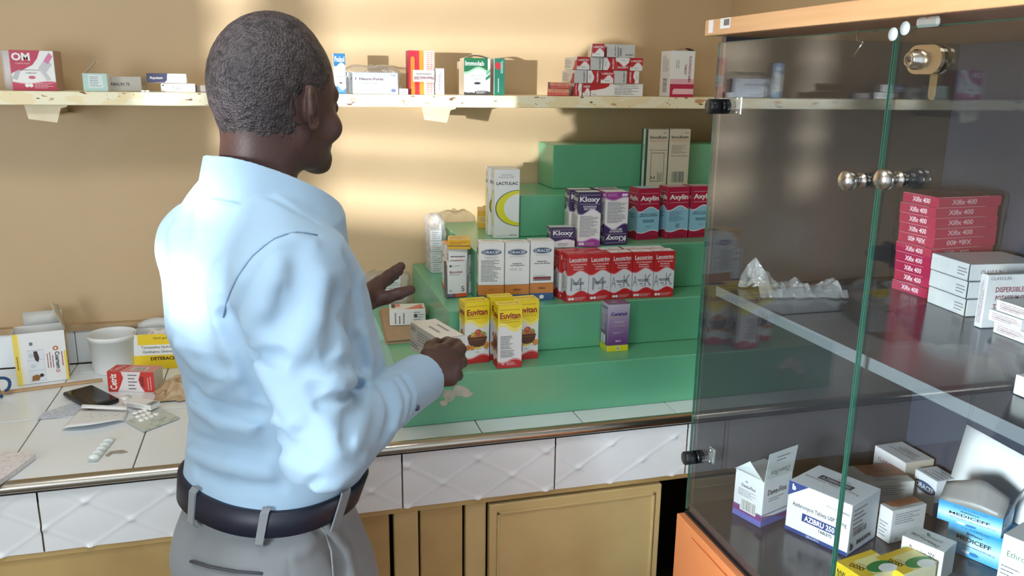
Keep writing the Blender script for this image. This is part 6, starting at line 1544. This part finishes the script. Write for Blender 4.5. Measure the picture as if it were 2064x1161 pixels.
def art_stain(k):
    k.fine('F', .1, .55, .9, .9, 5, (110, 112, 122), 4); k.fine('L', .15, .1, .85, .6, 5, (110, 110, 116), 4)
    k.area('T', [(.15, .45), (.35, .28), (.7, .35), (1, .3), (1, 1), (.1, 1)], (156, 104, 70)); k.area('T', [(.35, .62), (.6, .50), (.9, .6), (.95, 1), (.3, 1)], (132, 78, 48)); k.fine('T', .2, .1, .8, .35, 3, (120, 116, 120), 4); k.disc('F', .2, .12, .06, .05, (190, 170, 150))
SG = 'white boxes with brown-stained lids on the cabinet floor'
box_left('tablet_box', 'white box with brown-stained lid, right behind the large white and blue box', (1791, 1097), (1765, 1080), ZF, 1023, .085, art_stain, c=(206, 204, 204), group=SG, h=.068)
k = Carton(.10, .08, .066, (206, 204, 200)); art_stain(k); a = onz(1745, 1035, ZF); k.put('tablet_box', lift(a), rz3-.02, 'white box with brown-stained lid, farther of the pair, behind the large blue one', 'medicine box', SG)
def art_cli(k): k.text('L', 'CLINDAMYCIN', .55, .72, .10, (130, 60, 60), .8, bold=.02); k.text('T', 'CLINDAMYCIN CAPSULES', .40, .5, .10, (90, 80, 84), .8, rot=-90); k.fine('T', .5, .2, .75, .8, 3, (90, 86, 90), 3, rot=True); k.rect('F', 0, 0, 1, 1, (190, 178, 164)); k.fine('F', .1, .1, .9, .6, 4, (150, 120, 110), 4)
a, b_ = onz(1824, 990, ZF), onz(1768, 964, ZF)
k = Carton(.072, .092, .086, (222, 218, 218)); art_cli(k); k.put('capsule_box', (1.224, -1.034, ZF+EPS), 0.03, 'white capsule box with red capitals at the back of the cabinet floor', 'medicine box')
def art_or2(k): k.disc('L', .5, .66, .5, .15, (44, 70, 112)); k.text('L', 'ORACEF', .5, .66, .14, W_, .8, bold=.02); k.fine('T', .1, .1, .9, .9, 4, (150, 140, 144), 4, rot=True); k.rect('F', 0, 0, 1, .4, (52, 88, 134))
k = Carton(.052, .060, .078, (214, 216, 220)); art_or2(k); k.put('tablet_box', (1.238, -1.106, ZF+EPS), 0.0, 'white box with navy oval, between the capitals box and open blue box', 'medicine box')
def art_med(k):
    for F in ('L', 'F'):
        n = 14
        for i in range(n):
            t = abs((i+.5)/n-.42)/.58; t = min(1, t*1.15); c = tuple(int(a*(1-t)+b*t) for a, b in zip((200, 226, 240), (30, 136, 196))); k.rect(F, 0, i/n, 1, (i+1)/n+.002, c)
        k.text(F, '10 X 10 CAPSULES', .50, .85, .07, (20, 50, 80), .52); k.text(F, '500mg', .5, .70, .10, (20, 30, 50), .30, bold=.03); k.text(F, 'MEDICEFF', .5, .53, .13, (20, 26, 44), .64, bold=.02); k.text(F, 'CEPHALEXIN CAPSULES B.P 500 mg', .55, .33, .05, (20, 50, 80), .72); k.disc(F, .40, .15, .09, .05, (226, 232, 236)); k.disc(F, .54, .14, .09, .05, (30, 110, 170))
a, b_ = onz(2020, 1158, ZF), onz(1905, 1108, ZF)
o, k, a2, rzm = box_left('capsule_box', 'closed blue capsule box under the open blue one in the cabinet', (2012, 1150), (1905, 1104), ZF, 1085, .07, art_med, c=(60, 120, 160))
zt2 = ZF+k.h+.0012
o, k, a2, rzm = box_left('capsule_box', 'open blue capsule box with dark raised flaps, lying on another blue box', (2016, 1088), (1888, 1044), zt2, 1010, .07, art_med, c=(70, 130, 170), h=.040)
b = MB(); cf = card((126, 124, 124)); b.sheet(lambda u, v: (-.002+.03*v, k.d*(1-u)*(1), k.h+.050*v*(1-.9*abs(u-.55))), 8, 4, cf, thick=.0008); b.build('lid_flap', parent=o)
b = MB(); b.sheet(lambda u, v: (.02+.05*u, -.001-.012*v, k.h+.045*v), 4, 3, card((90, 88, 90)), thick=.0008); b.build('side_flap', parent=o)
def art_dwx(k):
    k.text('T', 'Dawaclox-250', .30, .55, .16, (70, 70, 74), .74, rot=75, bold=.02); k.fine('T', .45, .2, .65, .8, 2, (120, 120, 124), 4, rot=True); k.area('T', [(.6, .6), (.8, .66), (.82, .6), (.64, .52)], (110, 140, 126)); k.text('L', 'Dawaclox-250', .5, .7, .26, (80, 80, 86), .6, bold=.02); k.fine('L', .1, .2, .8, .5, 2, (130, 130, 136), 4)
zz = ZF
o, k, a2, rz9 = box_left('capsule_box', 'white box with ringed lid lettering in front of the blue boxes', (1893, 1178), (1810, 1142), ZF, 1114, .055, art_dwx, c=(222, 226, 226))
def art_doxy(k):
    k.rect('T', 0, 0, 1, 1, (222, 214, 150)); k.rect('T', 0, .0, .30, 1, (224, 190, 50)); k.rect('T', 0, .78, 1, 1, (220, 184, 44)); k.disc('T', .65, .25, .35, .24, (36, 130, 62)); k.disc('T', .75, .1, .22, .2, W_)
    k.text('T', 'DOXY', .20, .5, .16, (60, 60, 24), .44, rot=-70, bold=.04); k.text('T', 'CAPSULES', .36, .5, .06, (90, 80, 30), .3, rot=-70); k.rect('L', 0, 0, 1, 1, (206, 180, 40)); k.text('L', 'DOXY', .2, .5, .5, (50, 60, 30), .3, bold=.04)
DG = 'yellow, white and green capsule boxes at the near end of the cabinet floor'
a1 = onz(1721, 1124, ZF+.05); a2_ = onz(1684, 1131, ZF+.05)
for (px, py, la) in ((1736, 1215, 'yellow and green capsule box, left one of two alike on the cabinet floor'), (1815, 1206, 'yellow and green capsule box, right one of two alike on the cabinet floor')):
    a = onz(px, py, ZF); k = Carton(.085, .058, .045, (230, 226, 190)); art_doxy(k); k.put('capsule_box', lift(a), rz9-.25, la, 'medicine box', DG)
def art_eth(k): k.text('F', 'Ethro', .3, .76, .08, (40, 110, 70), .5, bold=.02); k.text('F', 'ERYTHROMYCIN', .42, .68, .05, K_, .8); k.fine('F', .06, .08, .9, .6, 9, (110, 112, 118), 4); k.text('L', 'Ethro', .6, .76, .08, (40, 110, 70), .7); k.fine('L', .1, .1, .9, .6, 9, (110, 112, 118), 4)
a, b_ = onz(2034, 1240, ZF), onz(2020, 1225, ZF)
k = Carton(.07, .04, .128, (226, 228, 226)); art_eth(k); a = onz(2050, 1238, ZF); k.put('tablet_box', lift(a), rz9-.1, 'white box with green word at the right edge of the picture', 'medicine box')
# white paper leaning against the back panel
b = MB(); P0 = onx(1938, 935, XB-.016); P1 = onx(1941.5, 848, XB-.016); zt3 = float(P1[2])
b.sheet(lambda u, v: (-.035*(1-v), -.24*u, (zt3-ZF-.004)*v*(1-.05*u)), 6, 6, PAPER, thick=.0006)
tag(b.build('paper_sheet', loc=(XB-.018, float(P0[1]), ZF+.001)), 'white paper sheet leaning against the cabinet\'s back panel on its floor', 'paper')
film_shell('plastic_wrap', 'clear plastic bag around the small white boxes at left of second step', (-.004, -.004, 0), (.036, .08, 4*hh+.012), 0, (float(onz(870, 551, Z2)[0]), float(onz(870, 551, Z2)[1]), Z2+.001), m=film_d, seed=2, amp=.003, taper=1.2)
film_shell('plastic_wrap', 'clear plastic bag around the flat white boxes behind the raised hand', (-.016, -.014, 0), (.098, .100, .082), -.06, (float(onz(752, 613, Z1)[0]), float(onz(752, 613, Z1)[1]), Z1+.001), m=film_d, seed=4, amp=.0035, taper=.5)
